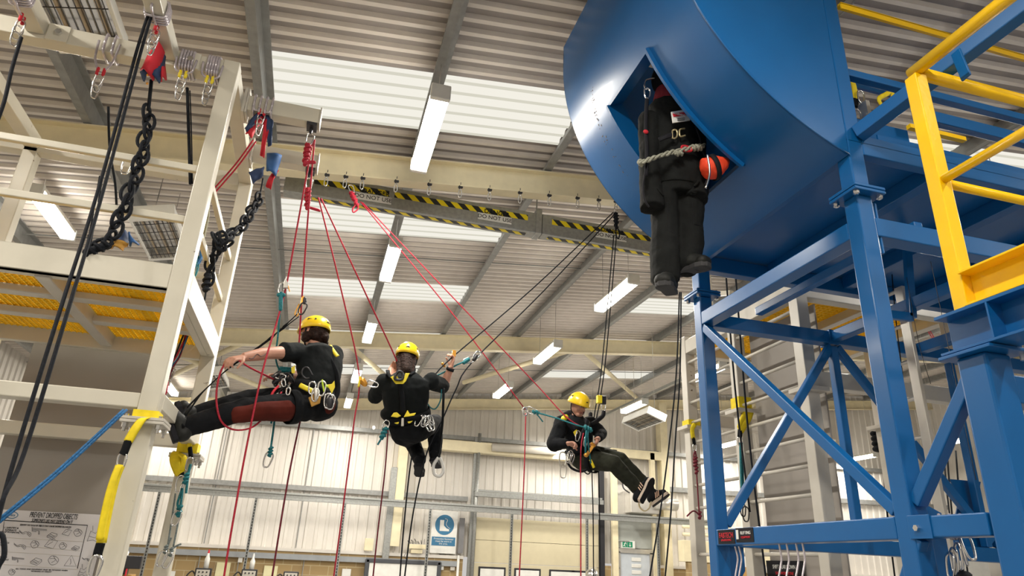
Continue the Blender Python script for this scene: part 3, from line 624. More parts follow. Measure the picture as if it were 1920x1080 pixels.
MB().path(ring, .0022, 4, closed=True, sub=1).build('oval_outline', SIGNB, t); text('irata', 'lettering', SIGNB, PP(22, 965.5), .024, t)
MB().path([PP(4, 1010), PP(8, 975.5), PP(164, 985), PP(145, 1066)], .0025, 4, smooth=False).build('border_line', INK, t)
for a, b in (((4, 1008), (158, 1016)), ((0, 1034), (150, 1043)), ((0, 1058), (146, 1068)), ((28, 1023), (150, 1033))): MB().path([PP(*a), PP(*b)], .001, 4, smooth=False).build('ruled_line', GREYW, t)
random.seed(3)
def sketch(cx, cy, kind, s=1.0):
    m = MB(); q = lambda pts, cl=False: m.path([PP(cx + a * s, cy + b * s) for a, b in pts], .0013, 4, smooth=kind in 'rw', closed=cl, sub=3)
    if kind == 'h': q([(-14, -2), (14, 1)]); q([(-14, -4), (14, -1)]); q([(-14, 0), (-2, 1), (-2, 8), (0, 8), (0, 1)]); q([(-14, -6), (-14, 2), (-6, 3)])
    if kind == 'b': q([(-10, 3), (0, -4), (11, -1), (2, 7), (-10, 3)]); q([(-10, 3), (-10, 6), (2, 10), (11, 3), (11, -1)]); q([(-4, -1), (6, 4)]); q([(-7, 1), (3, 6)])
    if kind == 't': q([(-11, 8), (2, -10), (10, 9), (-11, 8)]); q([(0, -4), (1, 3), (-1, 6)])
    if kind == 'r': q([(-8, 0), (-3, -6), (4, -5), (8, 0), (4, 6), (-4, 7), (-8, 0)], False); q([(-5, -2), (2, -2), (6, 3)]); q([(-3, 4), (3, 0), (0, -6)])
    if kind == 'w': q([(-10, -3), (-4, 2), (3, 0), (10, 6)]); q([(-10, -1), (-4, 4), (2, 3)]); q([(4, 3), (10, 9), (12, 3), (6, 0)])
    if kind == 'p': q([(-11, 3), (-2, -8), (12, -6), (4, 7), (-11, 3)]); q([(-6, 1), (4, -5)]); q([(2, -7), (3, -10), (8, -9)])
    if kind == 'd': q([(-9, 8), (-3, -8), (4, -4), (9, -9)]); q([(-6, 0), (3, 3), (8, -1)]); q([(-9, 8), (0, 6), (6, 9)]); q([(0, -8), (0, -16)])
    m.build('line_drawing', paint('pencil_grey', (.18, .18, .2), .8), t)
for a in ((46, 997, 'w'), (74, 994, 'h'), (97, 1002, 'b', .9), (125, 999, 'p', .8), (146, 998, 'r'), (36, 1021, 'w'), (65, 1020, 'r'), (95, 1021, 'p', 1.1), (118, 1023, 'r', .9), (141, 1026, 'b', .7),
          (34, 1048, 'h', .8), (67, 1050, 'b'), (100, 1050, 'r', 1.25), (132, 1052, 't', 1.1), (174, 1005, 'd', 1.2), (160, 1047, 'w', .6), (154, 1072, 'd', .9), (22, 1072, 'r', .8)): sketch(*a)

# ------------------------------------------------------------------ right white tower behind the blue frame
RXX = 3.7
t = thing('training_tower', 'white steel tower with rungs and yellow grated platform behind the blue frame', 'tower', (RXX, 4.5, 0))
YS = (4.56, 5.5, 6.42)
tops = (3.97, 4.0, 4.0)
for y, top in zip(YS, tops):
    for x in (RXX + .05, 5.35):
        co = part('column', GREYW, lambda m: m.box((x - .055, y - .055, 0), (x + .055, y + .055, top if x < 4 else 4.0)))
        part('flange_plate', GREYW, lambda m: m.box((x - .11, y - .11, 2.98), (x + .11, y + .11, 3.015)), co, .002)
for z in (1.76, 2.19, 2.41, 2.62, 2.84, 3.05, 3.26, 3.48, 3.70):
    part('rung', GREYW, lambda m: m.tube((RXX + .03, YS[0] + .05, z), (RXX + .03, YS[1] - .05, z), .016, 8), None, 0, True)
    part('rung', GREYW, lambda m: m.tube((RXX + .03, YS[1] + .05, z), (RXX + .03, YS[2] - .05, z), .016, 8), None, 0, True)
for y in YS: part('beam', GREYW, lambda m: m.box((RXX + .1, y - .05, 3.80), (5.3, y + .05, 3.95))); part('beam', GREYW, lambda m: m.box((RXX + .1, y - .05, 3.03), (5.3, y + .05, 3.16)) if y != YS[1] else m.box((RXX + .1, y - .04, 3.82), (5.3, y + .04, 3.9)))
part('beam', GREYW, lambda m: m.box((RXX, YS[0], 3.80), (RXX + .1, YS[2], 3.95))); part('beam', GREYW, lambda m: m.box((5.3, YS[0], 3.80), (5.4, YS[2], 3.95)))
part('beam', GREYW, lambda m: m.box((RXX + .02, YS[0] - .04, 1.2), (RXX + .09, YS[2], 1.3)))
part('joist', GREYW, lambda m: m.box((4.5, YS[0], 3.82), (4.58, YS[2], 3.9)))
grating(RXX + .12, 5.28, YS[0] + .06, YS[1] - .06, 3.90, t, .05); grating(RXX + .12, 5.28, YS[1] + .06, YS[2] - .06, 3.90, t, .05)
beam((RXX + .05, YS[2], 4.5), (RXX + .05, YS[1], 4.2), .05, name='brace')
for y in (4.9, 5.9): beam((RXX + .05, y, 3.95), (RXX + .05, y, 4.75), .05, name='post')
beam((RXX + .05, 4.9, 4.75), (RXX + .05, 6.4, 4.75), .05, name='rail')
tag(MB().box((RXX + .22, YS[0] + .02, 0), (RXX + .235, YS[1] + .02, 3.78)).build('tarpaulin_panel', TARP), 'grey tarpaulin screen inside the right white tower', 'tarpaulin')
t = thing('black_sign', 'black lettered sign behind the hanging wires below the low blue beam', 'sign', (RXX + .2, 5.0, 1.7))
xs_ = RXX + .20; a = AX(1438, 1051, xs_); b = AX(1506, 1053, xs_)
MB().box((xs_ - .01, b.y, a.z - .3), (xs_, a.y, a.z)).build('sign_board', INK, t)
text('SHIFT GEAR DOWN', 'lettering', PLAS, (xs_ - .012, (a.y + b.y) / 2, a.z - .05), .045, t, (0, -1, 0), sx=.75); text('SAFE WORK ZONE', 'lettering', REDF, (xs_ - .012, (a.y + b.y) / 2, a.z - .10), .035, t, (0, -1, 0), sx=.8)

# ------------------------------------------------------------------ blue nacelle rig
BX, BY, BF = 2.6, 2.6, 4.22
t = thing('blue_steel_tower', 'blue square-tube steel tower with cross bracing carrying the nacelle', 'tower', (BX, BY, 0))
S = .10
def post(x, y, z0, z1, s=S, nm='post'): return part(nm, BLUE, lambda m: m.box((x, y, z0), (x + s, y + s, z1)), None, .008)
mid = post(BX, BY, 0, 3.53); far = post(BX, BF, 0, 3.53); post(BX, BY, 3.57, 5.45); post(BX, BF, 3.57, 3.85)
for p_, x, y in ((mid, BX, BY), (far, BX, BF)):
    part('flange_plate', BLUE, lambda m: m.box((x - .05, y - .05, 3.53), (x + S + .05, y + S + .05, 3.548)).box((x - .05, y - .05, 3.552), (x + S + .05, y + S + .05, 3.57)), p_, .004)
    for sx in (-.025, S + .025):
        for sy in (-.025, S + .025): part('bolt', STEEL, lambda m: m.tube((x + sx, y + sy, 3.505), (x + sx, y + sy, 3.58), .010, 6).tube((x + sx, y + sy, 3.51), (x + sx, y + sy, 3.53), .017, 6), p_, 0)
def bb(p0, p1, s=S, h=None, nm='beam', up=(0, 0, 1)): return part(nm, BLUE, lambda m: m.bar(p0, p1, s, h or s, up), None, .006)
hs = S / 2
bb((BX + hs, BY + S, 3.35), (BX + hs, BF, 3.35)); bb((BX + hs, BY + S, 1.825), (BX + hs, BF, 1.815))
bb((BX + S, BY + hs, 3.35), (6.5, BY + hs, 3.35), S, .11); bb((BX + S, BF + hs, 3.35), (6.5, BF + hs, 3.35))
bb((BX + S, BF + hs, 1.815), (6.5, BF + hs, 1.80))
bb((3.78, BY + S, 3.36), (3.78, BF, 3.36), .08); bb((4.6, BY + S, 3.36), (4.6, BF, 3.36), .08); bb((3.1, BY + S, 3.47), (3.1, BF, 3.47), .06)
# bracing
bb((BX + .03, BF + .0, 3.28), (BX + .03, BY + S, 1.90), .05, .06, 'brace'); bb((BX + S, BF + .03, 1.90), (3.74, BF + .03, 3.28), .05, .06, 'brace')
bb((3.80, BF + .03, 3.28), (4.95, BF + .03, 1.9), .05, .06, 'brace'); bb((3.76, BF + .03, 3.28), (3.76, BF + .03, 1.86), .06, .06, 'brace')
bb((BX + .03, BY + .0, 1.78), (BX + .03, BY + .9, .3), .05, .06, 'brace'); bb((BX + hs, BY - .0, 1.93), (BX + hs, 2.2, 2.42), .06, .06, 'brace')
bb((4.9, BF + .03, 3.28), (4.9, BF + .03, 1.86), .05, .06, 'brace')
bb((5.4, BF + .03, 3.28), (5.0, BF + .03, 1.86), .05, .06, 'brace')
bb((BX + hs, BY, 1.825), (BX + hs, 2.23, 1.825), .1, .09); part('bracket', BLUE, lambda m: m.box((BX - .006, BY - .10, 1.775), (BX, BY + .02, 1.875)), None, .002); part('bolt', STEEL, lambda m: m.tube((BX - .02, BY - .03, 1.82), (BX, BY - .03, 1.82), .014, 6), None, 0)
for y in (BY, BF): part('gusset_plate', BLUE, lambda m: m.plate([(BX + S, y + hs, 1.77), (BX + S + .13, y + hs, 1.77), (BX + S + .13, y + hs, 1.62), (BX + S, y + hs, 1.45)] if y == BF else [(BX + S, y + hs, 1.95), (BX + S + .12, y + hs, 1.9), (BX + S + .12, y + hs, 1.55), (BX + S, y + hs, 1.55)], .012, (0, 1, 0)), None, 0)
part('gusset_plate', BLUE, lambda m: m.plate([(4.62, BF + .1, 1.86), (5.0, BF + .1, 1.86), (4.95, BF + .1, 2.15), (5.05, BF + .1, 2.35), (4.75, BF + .1, 2.35), (4.8, BF + .1, 2.2)], .01, (0, 1, 0)), None, 0)
part('stiffener', BLUE, lambda m: m.box((BX + S, BY + .01, 3.2), (BX + S + .012, BY + S, 3.50)).box((BX + S + .02, BY + .01, 3.2), (BX + S + .032, BY + S, 3.50)), None, .002)
part('splice_collar', BLUE, lambda m: m.box((3.72, BF - .01, 3.29), (3.80, BF + .11, 3.41)), None, .003)
# maker labels on the low beam
lb = part('maker_label', INK, lambda m: m.box((BX - .003, BF - .22, 1.775), (BX, BF - .03, 1.86)).box((BX - .003, BF - .42, 1.782), (BX, BF - .235, 1.865)), None, 0)
text('FABTECH', 'lettering', REDF, (BX - .004, BF - .125, 1.825), .045, lb, (0, -1, 0), sx=.85); text('ENGINEERING', 'lettering', REDF, (BX - .004, BF - .125, 1.797), .018, lb, (0, -1, 0)); text('RLIFTING', 'lettering', PLAS, (BX - .004, BF - .34, 1.835), .026, lb, (0, -1, 0)); text('EQUIPMENT', 'lettering', REDF, (BX - .004, BF - .34, 1.81), .018, lb, (0, -1, 0))
MBx = MB().box((BX - .005, BF - .265, 1.80), (BX - .003, BF - .24, 1.855)); MBx.build('emblem', PLAS, lb)
# nacelle hull
t = thing('nacelle_hull', 'large curved blue steel nacelle hull with a square hatch', 'nacelle', (2.6, 3.4, 3.85))
CX, CZ, R = 3.25, 5.4, 1.75
TH0, TH1 = math.radians(-155.3), math.radians(-123.7); HY0, HY1 = 3.10, 3.71
HF = BF + .05
ths = [math.radians(-112.0 - k * 2.0) for k in range(35)] ; ths = sorted(set([a for a in ths if not (min(abs(a - TH0), abs(a - TH1)) < .015)] + [TH0, TH1]), reverse=True)
Ys_ = [BY, HY0, HY1, HF]; hull = MB()
def hp(a, y, r=R): return (CX + r * math.cos(a), y, CZ + r * math.sin(a))
for r_, flip in ((R, 0), (R - .012, 1)):
    vs = [hp(a, y, r_) for a in ths for y in Ys_]; vs += [(hp(ths[-1], y, r_)[0], y, 5.62) for y in Ys_]
    fs = []
    for i in range(len(ths)):
        for j in range(3):
            if i < len(ths) - 1 and j == 1 and TH0 - 1e-6 <= ths[i + 1] and ths[i] <= TH1 + 1e-6: continue
            q = (i * 4 + j, i * 4 + j + 1, (i + 1) * 4 + j + 1, (i + 1) * 4 + j); fs.append(q)
    hull.add(vs, fs)
ho = hull.build('curved_shell', BLUE, t, smooth=True)
def endplate(y):
    pts = [hp(a, y) for a in ths] + [(1.5, y, 5.62), (2.6, y, 5.62)]
    return pts
MB().plate(endplate(BY + .004), .008, (0, 1, 0)).build('end_plate', BLUE, t); MB().plate(endplate(HF - .004)[:-2] + [(1.5, HF - .004, 5.62), (2.45, HF - .004, 5.62)], .008, (0, 1, 0)).build('end_plate', BLUE, t)
MB().path([hp(a, BY - .002) for a in ths], .006, 5, sub=1).build('weld_seam', BLUE, t, smooth=True)
fr = MB(); depth = .10
for y in (HY0, HY1):
    pts = [hp(TH0 + (TH1 - TH0) * k / 12, y) for k in range(13)]
    for r0, r1 in ((R + .03, R - depth),):
        vs = []; n = 13
        for k in range(13):
            a = TH0 + (TH1 - TH0) * k / 12
            for rr in (r0, r1):
                for dy in (-.011, .011): vs.append(hp(a, y + dy, rr))
        fs = []
        for k in range(12):
            b = k * 4; c_ = b + 4; fs += [(b, c_, c_ + 1, b + 1), (b + 2, b + 3, c_ + 3, c_ + 2), (b, b + 2, c_ + 2, c_), (b + 1, c_ + 1, c_ + 3, b + 3)]
        fs += [(0, 1, 3, 2), (48, 50, 51, 49)]
        MB().add(vs, fs).build('hatch_frame', BLUE, t)
for a in (TH0, TH1):
    p0, p1 = hp(a, HY0, R + .012), hp(a, HY0, R - depth)
    tn = V(-math.sin(a), 0, math.cos(a)) * .011
    vs = []
    for y in (HY0, HY1):
        for rr in (R + .012, R - depth):
            for s_ in (-1, 1): vs.append(tuple(V(hp(a, y, rr)) + tn * s_))
    MB().add(vs, [(0, 1, 3, 2), (4, 6, 7, 5), (0, 4, 5, 1), (2, 3, 7, 6), (0, 2, 6, 4), (1, 5, 7, 3)]).build('hatch_frame', BLUE, t)
for y in (3.02, 3.79): MB().path([hp(math.radians(-115 - k * 4), y, R - .05) for k in range(16)], .02, 6, sub=1).build('inner_rib', BLUE, t)
MB().box((2.56, 2.62, 3.89), (2.58, HF - .02, 4.9)).build('inner_bulkhead', BLUE, t)
rnd = random.Random(2)
def cyl(px, py, r=R):
    d = ray(px, py); ox, oz = -CX, 1.6 - CZ; a = d.x ** 2 + d.z ** 2; b = 2 * (ox * d.x + oz * d.z); c = ox * ox + oz * oz - r * r
    k = (-b - math.sqrt(b * b - 4 * a * c)) / (2 * a); return EYE + d * k
chips = MB()
for k in range(46):
    u = rnd.random() ** 1.3; px = 1109 + 14 * u + 52 * u * u + rnd.uniform(-3, 3); py = 165 + 165 * u + rnd.uniform(-3, 3); p = cyl(px, py, R + .0015)
    nn = V(p.x - CX, 0, p.z - CZ).normalized(); a = V(0, 1, 0); b = nn.cross(a); s_ = rnd.uniform(.002, .007)
    chips.plate([p + a * s_ * math.cos(q) * rnd.uniform(.5, 1.2) + b * s_ * math.sin(q) * rnd.uniform(.6, 1.6) for q in [j * math.pi / 3 for j in range(6)]], .001, nn)
co = chips.build('paint_chips', paint('bare_chip', (.10, .10, .10), .6), t); co['kind'] = 'stuff'
# deck behind the hull
t = thing('blue_deck', 'blue steel deck with underside beams beside the nacelle hull', 'deck', (4, 3.4, 3.85))
part('deck_plate', BLUE, lambda m: m.box((BX, BY, 3.87), (6.5, HF, 3.885)))
part('edge_beam', BLUE, lambda m: m.box((BX + S, BY, 3.80), (6.5, BY + .06, 3.93)), None, .005)
part('edge_beam', BLUE, lambda m: m.box((BX, HF - .08, 3.74), (6.5, HF, 3.86)), None, .005)
part('edge_beam', BLUE, lambda m: m.box((BX + .0, BY + S, 3.80), (BX + .06, HF - .08, 3.87)), None, .005)
for x in (3.2, 3.9, 4.6, 5.3): part('joist', BLUE, lambda m: m.box((x, BY + .06, 3.77), (x + .08, HF - .08, 3.87)), None, .004)
part('kick_plate', BLUE, lambda m: m.box((BX + .35, BY + .12, 3.93), (6.5, BY + .13, 4.07)), None, 0)
part('top_rail', BLUE, lambda m: m.box((BX + S, BY + .02, 4.37), (6.5, BY + .07, 4.42)), None, .004)
a = AY(1590, 148, 3.25); b = AY(1725, 205, 3.25)
sp = part('side_panel', BLUE, lambda m: m.box((a.x, 3.25, b.z + .06), (b.x, 3.27, a.z)), None, 0)
for px in (1609, 1640): text('====', 'lettering', PLAS, AY(px, 152 + (px - 1609) * .25, 3.24), .05, sp, sx=.6)
a = AY(1605, 222, BY + .2)
part('side_panel', BLUE, lambda m: m.box((a.x, BY + .2, 3.93), (AY(1700, 240, BY + .2).x, BY + .21, a.z)), None, 0)
part('mid_rail', BLUE, lambda m: m.box((BX + .62, BY + .05, 4.21), (6.5, BY + .10, 4.29)), None, .004)
part('outrigger_tube', BLUE, lambda m: m.bar((BX + .08, BY, 3.93), AX(1960, -14, 3.0), .08, .08), None, .006)
part('bracket', BLUE, lambda m: m.box((BX - .004, BY - .0, 3.88), (BX, BY + .09, 3.98)), None, .002)
part('upright_flat', BLUE, lambda m: m.bar(AX(1792, 97, 2.80), AX(1812, 146, 2.80), .05, .012, (1, 0, 0)), None, .002)
p0, p1 = AY(1572, 9, BY), AY(1935, 108, BY)
tag(MB().box((p0.x, BY - .02, p0.z - .005), (p1.x + .5, BY + .03, p0.z + .005)).box((p0.x, BY - .02, p0.z - .045), (p1.x + .5, BY - .012, p0.z)).build('yellow_angle_bar', YEL), 'thin yellow angle bar running from the top of the nacelle hull', 'angle bar')
p = AY(1702, 238, BY - .01); pe = AY(1806, 262, BY - .01)
tag(MB().box((p.x, BY - .03, p.z - .015), (pe.x, BY + .0, p.z + .012)).build('yellow_toe_strip', YEL), 'short yellow strip on the blue deck behind the yellow railing post', 'strip')
# yellow railing platform
t = thing('yellow_railing', 'yellow tubular guard railing with square corner post on the right', 'railing', (BX, 2.12, 2.72))
ry = 2.13; rx = BX + .02
part('corner_post', YEL, lambda m: m.box((rx - .03, ry - .03, 2.70), (rx + .04, ry + .04, 3.95)), None, .005)
for z, r_ in ((3.98, .032), (3.34, .022)):
    part('rail', YEL, lambda m: m.tube((rx, ry + .02, z), (rx, .55, z), r_, 14), None, 0, True); part('rail', YEL, lambda m: m.tube((rx + .04, ry, z), (5.5, ry, z), r_, 14), None, 0, True)
part('base_channel', YEL, lambda m: m.box((rx + .02, .55, 2.70), (rx + .03, ry - .03, 2.86)).box((rx - .05, .55, 2.85), (rx + .03, ry - .03, 2.86)).box((rx - .05, .55, 2.70), (rx + .03, ry - .03, 2.71)), None, .002)
part('base_channel', YEL, lambda m: m.box((rx + .04, ry, 2.70), (3.4, ry + .01, 2.75)), None, 0)
t = thing('blue_support_frame', 'blue support column and flanged beam under the yellow railing at the right edge', 'support frame', (BX, 2.1, 0))
part('column', BLUE, lambda m: m.box((BX, 2.08, 0), (BX + .14, 2.22, 2.50)), None, .012)
part('cap_plate', BLUE, lambda m: m.box((BX - .04, 2.02, 2.50), (BX + .19, 2.27, 2.515)), None, .003)
def ib(m):
    m.box((BX - .03, .5, 2.52), (BX + .13, 2.26, 2.532)).box((BX - .03, .5, 2.685), (BX + .13, 2.26, 2.70)).box((BX + .045, .5, 2.53), (BX + .057, 2.26, 2.69))
part('flanged_beam', BLUE, ib, None, .002)
part('web_stiffener', BLUE, lambda m: m.box((BX - .03, 2.0, 2.532), (BX + .045, 2.008, 2.685)), None, 0)
for x, y in ((BX + .165, 2.05), (BX + .165, 2.24)): part('bolt', STEEL, lambda m: m.tube((x, y, 2.47), (x, y, 2.55), .012, 6), None, 0)
part('beam', BLUE, lambda m: m.box((BX + .14, 2.1, 2.30), (6, 2.2, 2.42)), None, .006)
part('column', BLUE, lambda m: m.box((3.6, 2.08, 0), (3.74, 2.22, 2.30)), None, .012)
# ladder inside the blue tower
def ladder(label, x, y, z0, z1, lean=0.0, w_=.32, parts=t):
    t_ = thing('aluminium_ladder', label, 'ladder', (x, y, z0))
    for dy in (0, w_): MB().bar((x, y + dy, z0), (x + lean, y + dy, z1), .03, .07).build('stile', ALU, t_, bevel=.003)
    z = z0 + .15
    while z < z1: xx = x + lean * (z - z0) / (z1 - z0); MB().tube((xx, y, z), (xx, y + w_, z), .014, 8).build('rung', ALU, t_, smooth=True); z += .26
    return t_
q = AY(1705, 640, 3.6)
ladder('tall aluminium ladder standing inside the blue tower behind the middle blue post', q.x, 3.6, 0, 3.55, 0)
q2 = AY(1640, 200, 2.8)
ladder('short aluminium ladder section standing on the blue deck', q2.x - .02, 2.86, 3.90, 4.42, .0, .16)
part_t = None
# rectangular hatch frame hanging under deck
t = thing('hatch_guard', 'small blue angled guard frame under the deck opening', 'guard frame', (3.2, 3.2, 3.1))
a = AY(1700, 455, 3.45); b = AY(1710, 595, 3.45); c = AY(1665, 590, 3.45)
MB().bar(a, b, .03, .06, (1, 0, 0)).bar(b, c, .03, .06).build('frame', BLUE, t, bevel=.003)

# ------------------------------------------------------------------ ropes and rigging
def P3(l): return [AY(a, b, c) if len((a, b, c)) == 3 else None for a, b, c in l]
def rope(label, pts, mat, r=.0055, smooth=True, name='rope', group=None, cat='rope'):
    ps = [AY(*p) if len(p) == 3 else V(p[:3]) for p in pts]
    return tag(MB().path(ps, r, 6, smooth=smooth).build(name, mat, None, True, rel=ps[0]), label, cat, group)
def knotmesh(m, p, r=.006, s=.03, n=3, d=(0, 0, 1), seed=1):
    rnd = random.Random(seed); p = V(p); d = V(d).normalized(); a = d.orthogonal().normalized(); b = d.cross(a)
    pts = []
    for k in range(n * 6 + 1):
        t_ = k / 6 * 2 * math.pi; q = k / (n * 6) - .5
        pts.append(p + d * q * s * 2.4 + a * math.cos(t_) * s * .5 * (1 - abs(q) * .5) + b * math.sin(t_) * s * .5)
    m.path(pts, r, 6, sub=2); m.cap(p - d * s, p + d * s, s * .42, s * .42, 8); return m
def karab(m, p, s=.10, d=(0, 0, -1), side=(1, 0, 0), r=.0055):
    p = V(p); d = V(d).normalized(); a = V(side); a = (a - d * a.dot(d)).normalized(); w_ = s * .28
    pts = [p + d * s * x + a * w_ * y for x, y in ((0, 0), (.05, .6), (.25, 1), (.7, .8), (.95, .5), (1, 0), (.95, -.5), (.7, -.8), (.25, -.8), (.05, -.5))]
    return m.path(pts, r, 6, closed=True, sub=3)
# anchors at arm ends (world)
A1 = (-.375, 4.42, 4.40); A2 = (-.375, 5.0, 4.36)
C1 = AY(655, 352, 6.40); C2 = AY(1155, 392, 6.40)
def anchor(label, p, d, mat, s=.045, r=.008, seed=1, tail=(.03, 0, -.12)):
    t_ = thing('anchor_knot', label, 'knot', p); p = V(p)
    m = MB(); knotmesh(m, p + V(d).normalized() * .12, r, s, 3, d, seed); knotmesh(m, p + V(d).normalized() * .20, r, s * .8, 2, d, seed + 1); q = p + V(d).normalized() * .22
    m.path([q, q + V(tail) * .5 + V(.03, 0, 0), q + V(tail), q + V(tail) * .6 - V(.02, 0, 0), q], r, 6); m.build('knot_body', mat, t_, True)
    karab(MB(), p + V(0, 0, .03), .10, d).build('carabiner', STEEL, t_, True); return t_
anchor('red rope knot under the end of the upper white arm', A1, (0, 0, -1), RROPE, tail=(.06, 0, .02))
anchor('red rope knot under the end of the lower white arm', A2, (.1, .1, -1), RROPE, seed=3, tail=(.1, 0, -.02))
anchor('red rope knot on the beam clamp nearest the white tower', C1, (.5, -.2, -1), RROPE, seed=5, s=.05, tail=(-.02, 0, -.1))
anchor('black rope knots hanging from the last beam clamp by the nacelle hull', C2, (0, 0, -1), BROPE, seed=6, s=.055, tail=(.02, 0, -.16))
R_ = .0062
# person one ropes
rope('red rope from the upper white arm through the grey backup device to the floor', [(587, 262, 4.43), (560, 410, 4.6), (537, 535, 4.7), (520, 600, 4.7), (490, 705, 4.6), (460, 850, 4.6), (440, 960, 4.6), (428, 1030, 4.6), (418, 1095, 4.6)], RROPE, R_)
rope('red rope from the upper white arm through the yellow descender to the first person\'s chest', [(590, 262, 4.43), (578, 400, 4.6), (566, 560, 4.85), (561, 640, 4.95), (556, 690, 5.1)], RROPE, R_)
rope('dark red rope dropping from under the first person\'s seat', [(567, 770, 5.1), (540, 900, 5.1), (508, 1095, 5.1)], paint('dark_red_rope', (.16, .01, .025), .7, var=.3, scale=90), R_)
rope('slack red rope loop held in the first person\'s outstretched hand', [(515, 712, 4.9), (470, 690, 4.6), (438, 672, 4.57), (418, 688, 4.57), (408, 720, 4.57), (406, 755, 4.57), (415, 790, 4.6), (440, 806, 4.7), (475, 800, 4.75), (505, 770, 4.8), (528, 735, 4.85)], RROPE, R_)
# person two
rope('red rope from the lower white arm to the yellow device left of the second person', [(597, 370, 5.03), (640, 545, 5.4), (673, 700, 5.7), (664, 790, 5.7), (650, 900, 5.7), (634, 1020, 5.7), (624, 1095, 5.7)], RROPE, R_)
rope('red rope from the lower white arm to the second person\'s harness', [(602, 372, 5.03), (690, 560, 5.4), (742, 672, 5.78), (750, 700, 5.9)], RROPE, R_)
rope('dark red rope dropping below the second person on the left', [(728, 800, 5.9), (722, 880, 5.9), (708, 1000, 5.9), (698, 1095, 5.9)], MATS['dark_red_rope'], R_)
rope('upper black rope from the last beam clamp to the raised hand', [(1150, 398, 6.4), (1000, 540, 6.2), (850, 668, 5.9), (815, 703, 5.85), (790, 726, 5.9)], BROPE, R_)
rope('lower black rope from the last beam clamp through the silver device', [(1152, 402, 6.4), (1020, 545, 6.2), (887, 677, 5.95), (855, 730, 5.95), (828, 790, 5.95), (800, 850, 5.95), (775, 960, 5.95), (757, 1095, 5.95)], BROPE, R_)
rope('black rope hanging straight down under the second person', [(773, 850, 6.0), (766, 900, 6.0), (756, 1000, 6.0), (749, 1095, 6.0)], BROPE, R_)
# person three
rope('long red rope from the roof beam to the silver ring beside the seated person', [(676, 378, 6.36), (850, 590, 6.4), (985, 768, 6.4)], RROPE, R_)
rope('long red rope reaching the seated person\'s shoulder', [(680, 380, 6.36), (880, 590, 6.4), (1000, 715, 6.4), (1060, 780, 6.2), (1090, 800, 6.15)], RROPE, R_)
rope('red rope hanging straight down from the silver ring', [(986, 775, 6.4), (983, 880, 6.4), (978, 990, 6.4), (973, 1095, 6.4)], RROPE, R_)
rope('red rope hanging straight down from the seated person\'s lap', [(1094, 812, 6.1), (1089, 850, 6.1), (1089, 960, 6.1), (1089, 1095, 6.1)], RROPE, R_)
rope('black rope passing behind the seated person on the left', [(1151, 440, 6.4), (1128, 690, 6.5), (1113, 790, 6.62), (1110, 880, 6.62), (1112, 960, 6.62), (1113, 1095, 6.62)], BROPE, R_)
rope('black rope passing through the yellow device behind the seated person', [(1156, 440, 6.4), (1138, 650, 6.5), (1126, 745, 6.55), (1117, 800, 6.62), (1122, 880, 6.65), (1124, 960, 6.65), (1125, 1095, 6.65)], BROPE, R_)
rope('black rope left of the pair under the dummy\'s boots', [(1274, 548, 3.4), (1268, 700, 3.45), (1255, 830, 3.5), (1238, 960, 3.5), (1216, 1095, 3.5)], BROPE, .0048)
rope('black rope right of the pair under the dummy\'s boots', [(1277, 548, 3.4), (1275, 700, 3.45), (1266, 830, 3.5), (1258, 960, 3.5), (1246, 1095, 3.5)], BROPE, .0048)
# ropes at the left
rope('left strand of the long black rope crossing the left tower', [(281, 18, 3.6), (255, 100, 3.6), (183, 360, 3.5), (110, 590, 3.3), (30, 850, 3.2), (-8, 990, 3.1)], BROPE, .009)
rope('right strand of the long black rope crossing the left tower', [(286, 22, 3.6), (262, 105, 3.6), (193, 360, 3.5), (122, 600, 3.3), (45, 850, 3.2), (8, 930, 3.1), (-8, 985, 3.1)], BROPE, .009)
rope('black rope hanging from the thin wire slings behind the rails', [(203, 200, 4.1), (206, 280, 4.3), (216, 345, 4.4), (219, 400, 4.5)], BROPE, .008)
rope('black rope hanging straight from the purple wire slings', [(351, 165, 4.15), (354, 250, 4.15), (357, 345, 4.15)], BROPE, .010)
rope('thin black rope beside the second purple wire sling', [(356, 170, 4.15), (359, 250, 4.15), (361, 345, 4.15)], BROPE, .004)
rope('black rope hanging at the top left corner', [(40, 70, 3.5), (22, 130, 3.5), (8, 190, 3.5), (-10, 240, 3.5)], BROPE, .010)
rope('blue rope strand crossing in front of the poster, upper', [(238, 768, 3.7), (120, 878, 3.6), (-8, 985, 3.5)], UROPE, .007)
rope('blue rope strand crossing in front of the poster, lower', [(232, 768, 3.7), (115, 876, 3.6), (-8, 978, 3.5)], UROPE, .007)
rope('black rope loop at the left picture edge beside the poster', [(-8, 1000, 3.3), (5, 1005, 3.3), (8, 1040, 3.3), (-2, 1060, 3.3), (-8, 1075, 3.3)], BROPE, .010)
rope('upper slanting red rope from the navy rope protector behind the near white column', [(475, 262, 4.7), (440, 310, 4.8), (385, 372, 4.9)], RROPE, R_)
rope('lower slanting red rope from the navy rope protector behind the near white column', [(480, 265, 4.7), (444, 314, 4.8), (388, 378, 4.9)], RROPE, R_)
for i, (a, b) in enumerate((((193, 330), (150, 560)), ((187, 330), (145, 560)))):
    rope(['thin black rope left of the pair behind the long crossing rope', 'thin black rope right of the pair behind the long crossing rope'][i], [(a[0], a[1], 4.4), ((a[0] + b[0]) / 2, (a[1] + b[1]) / 2 + 4, 4.4), (172 - i * 6, 440, 4.4)], BROPE, .005)
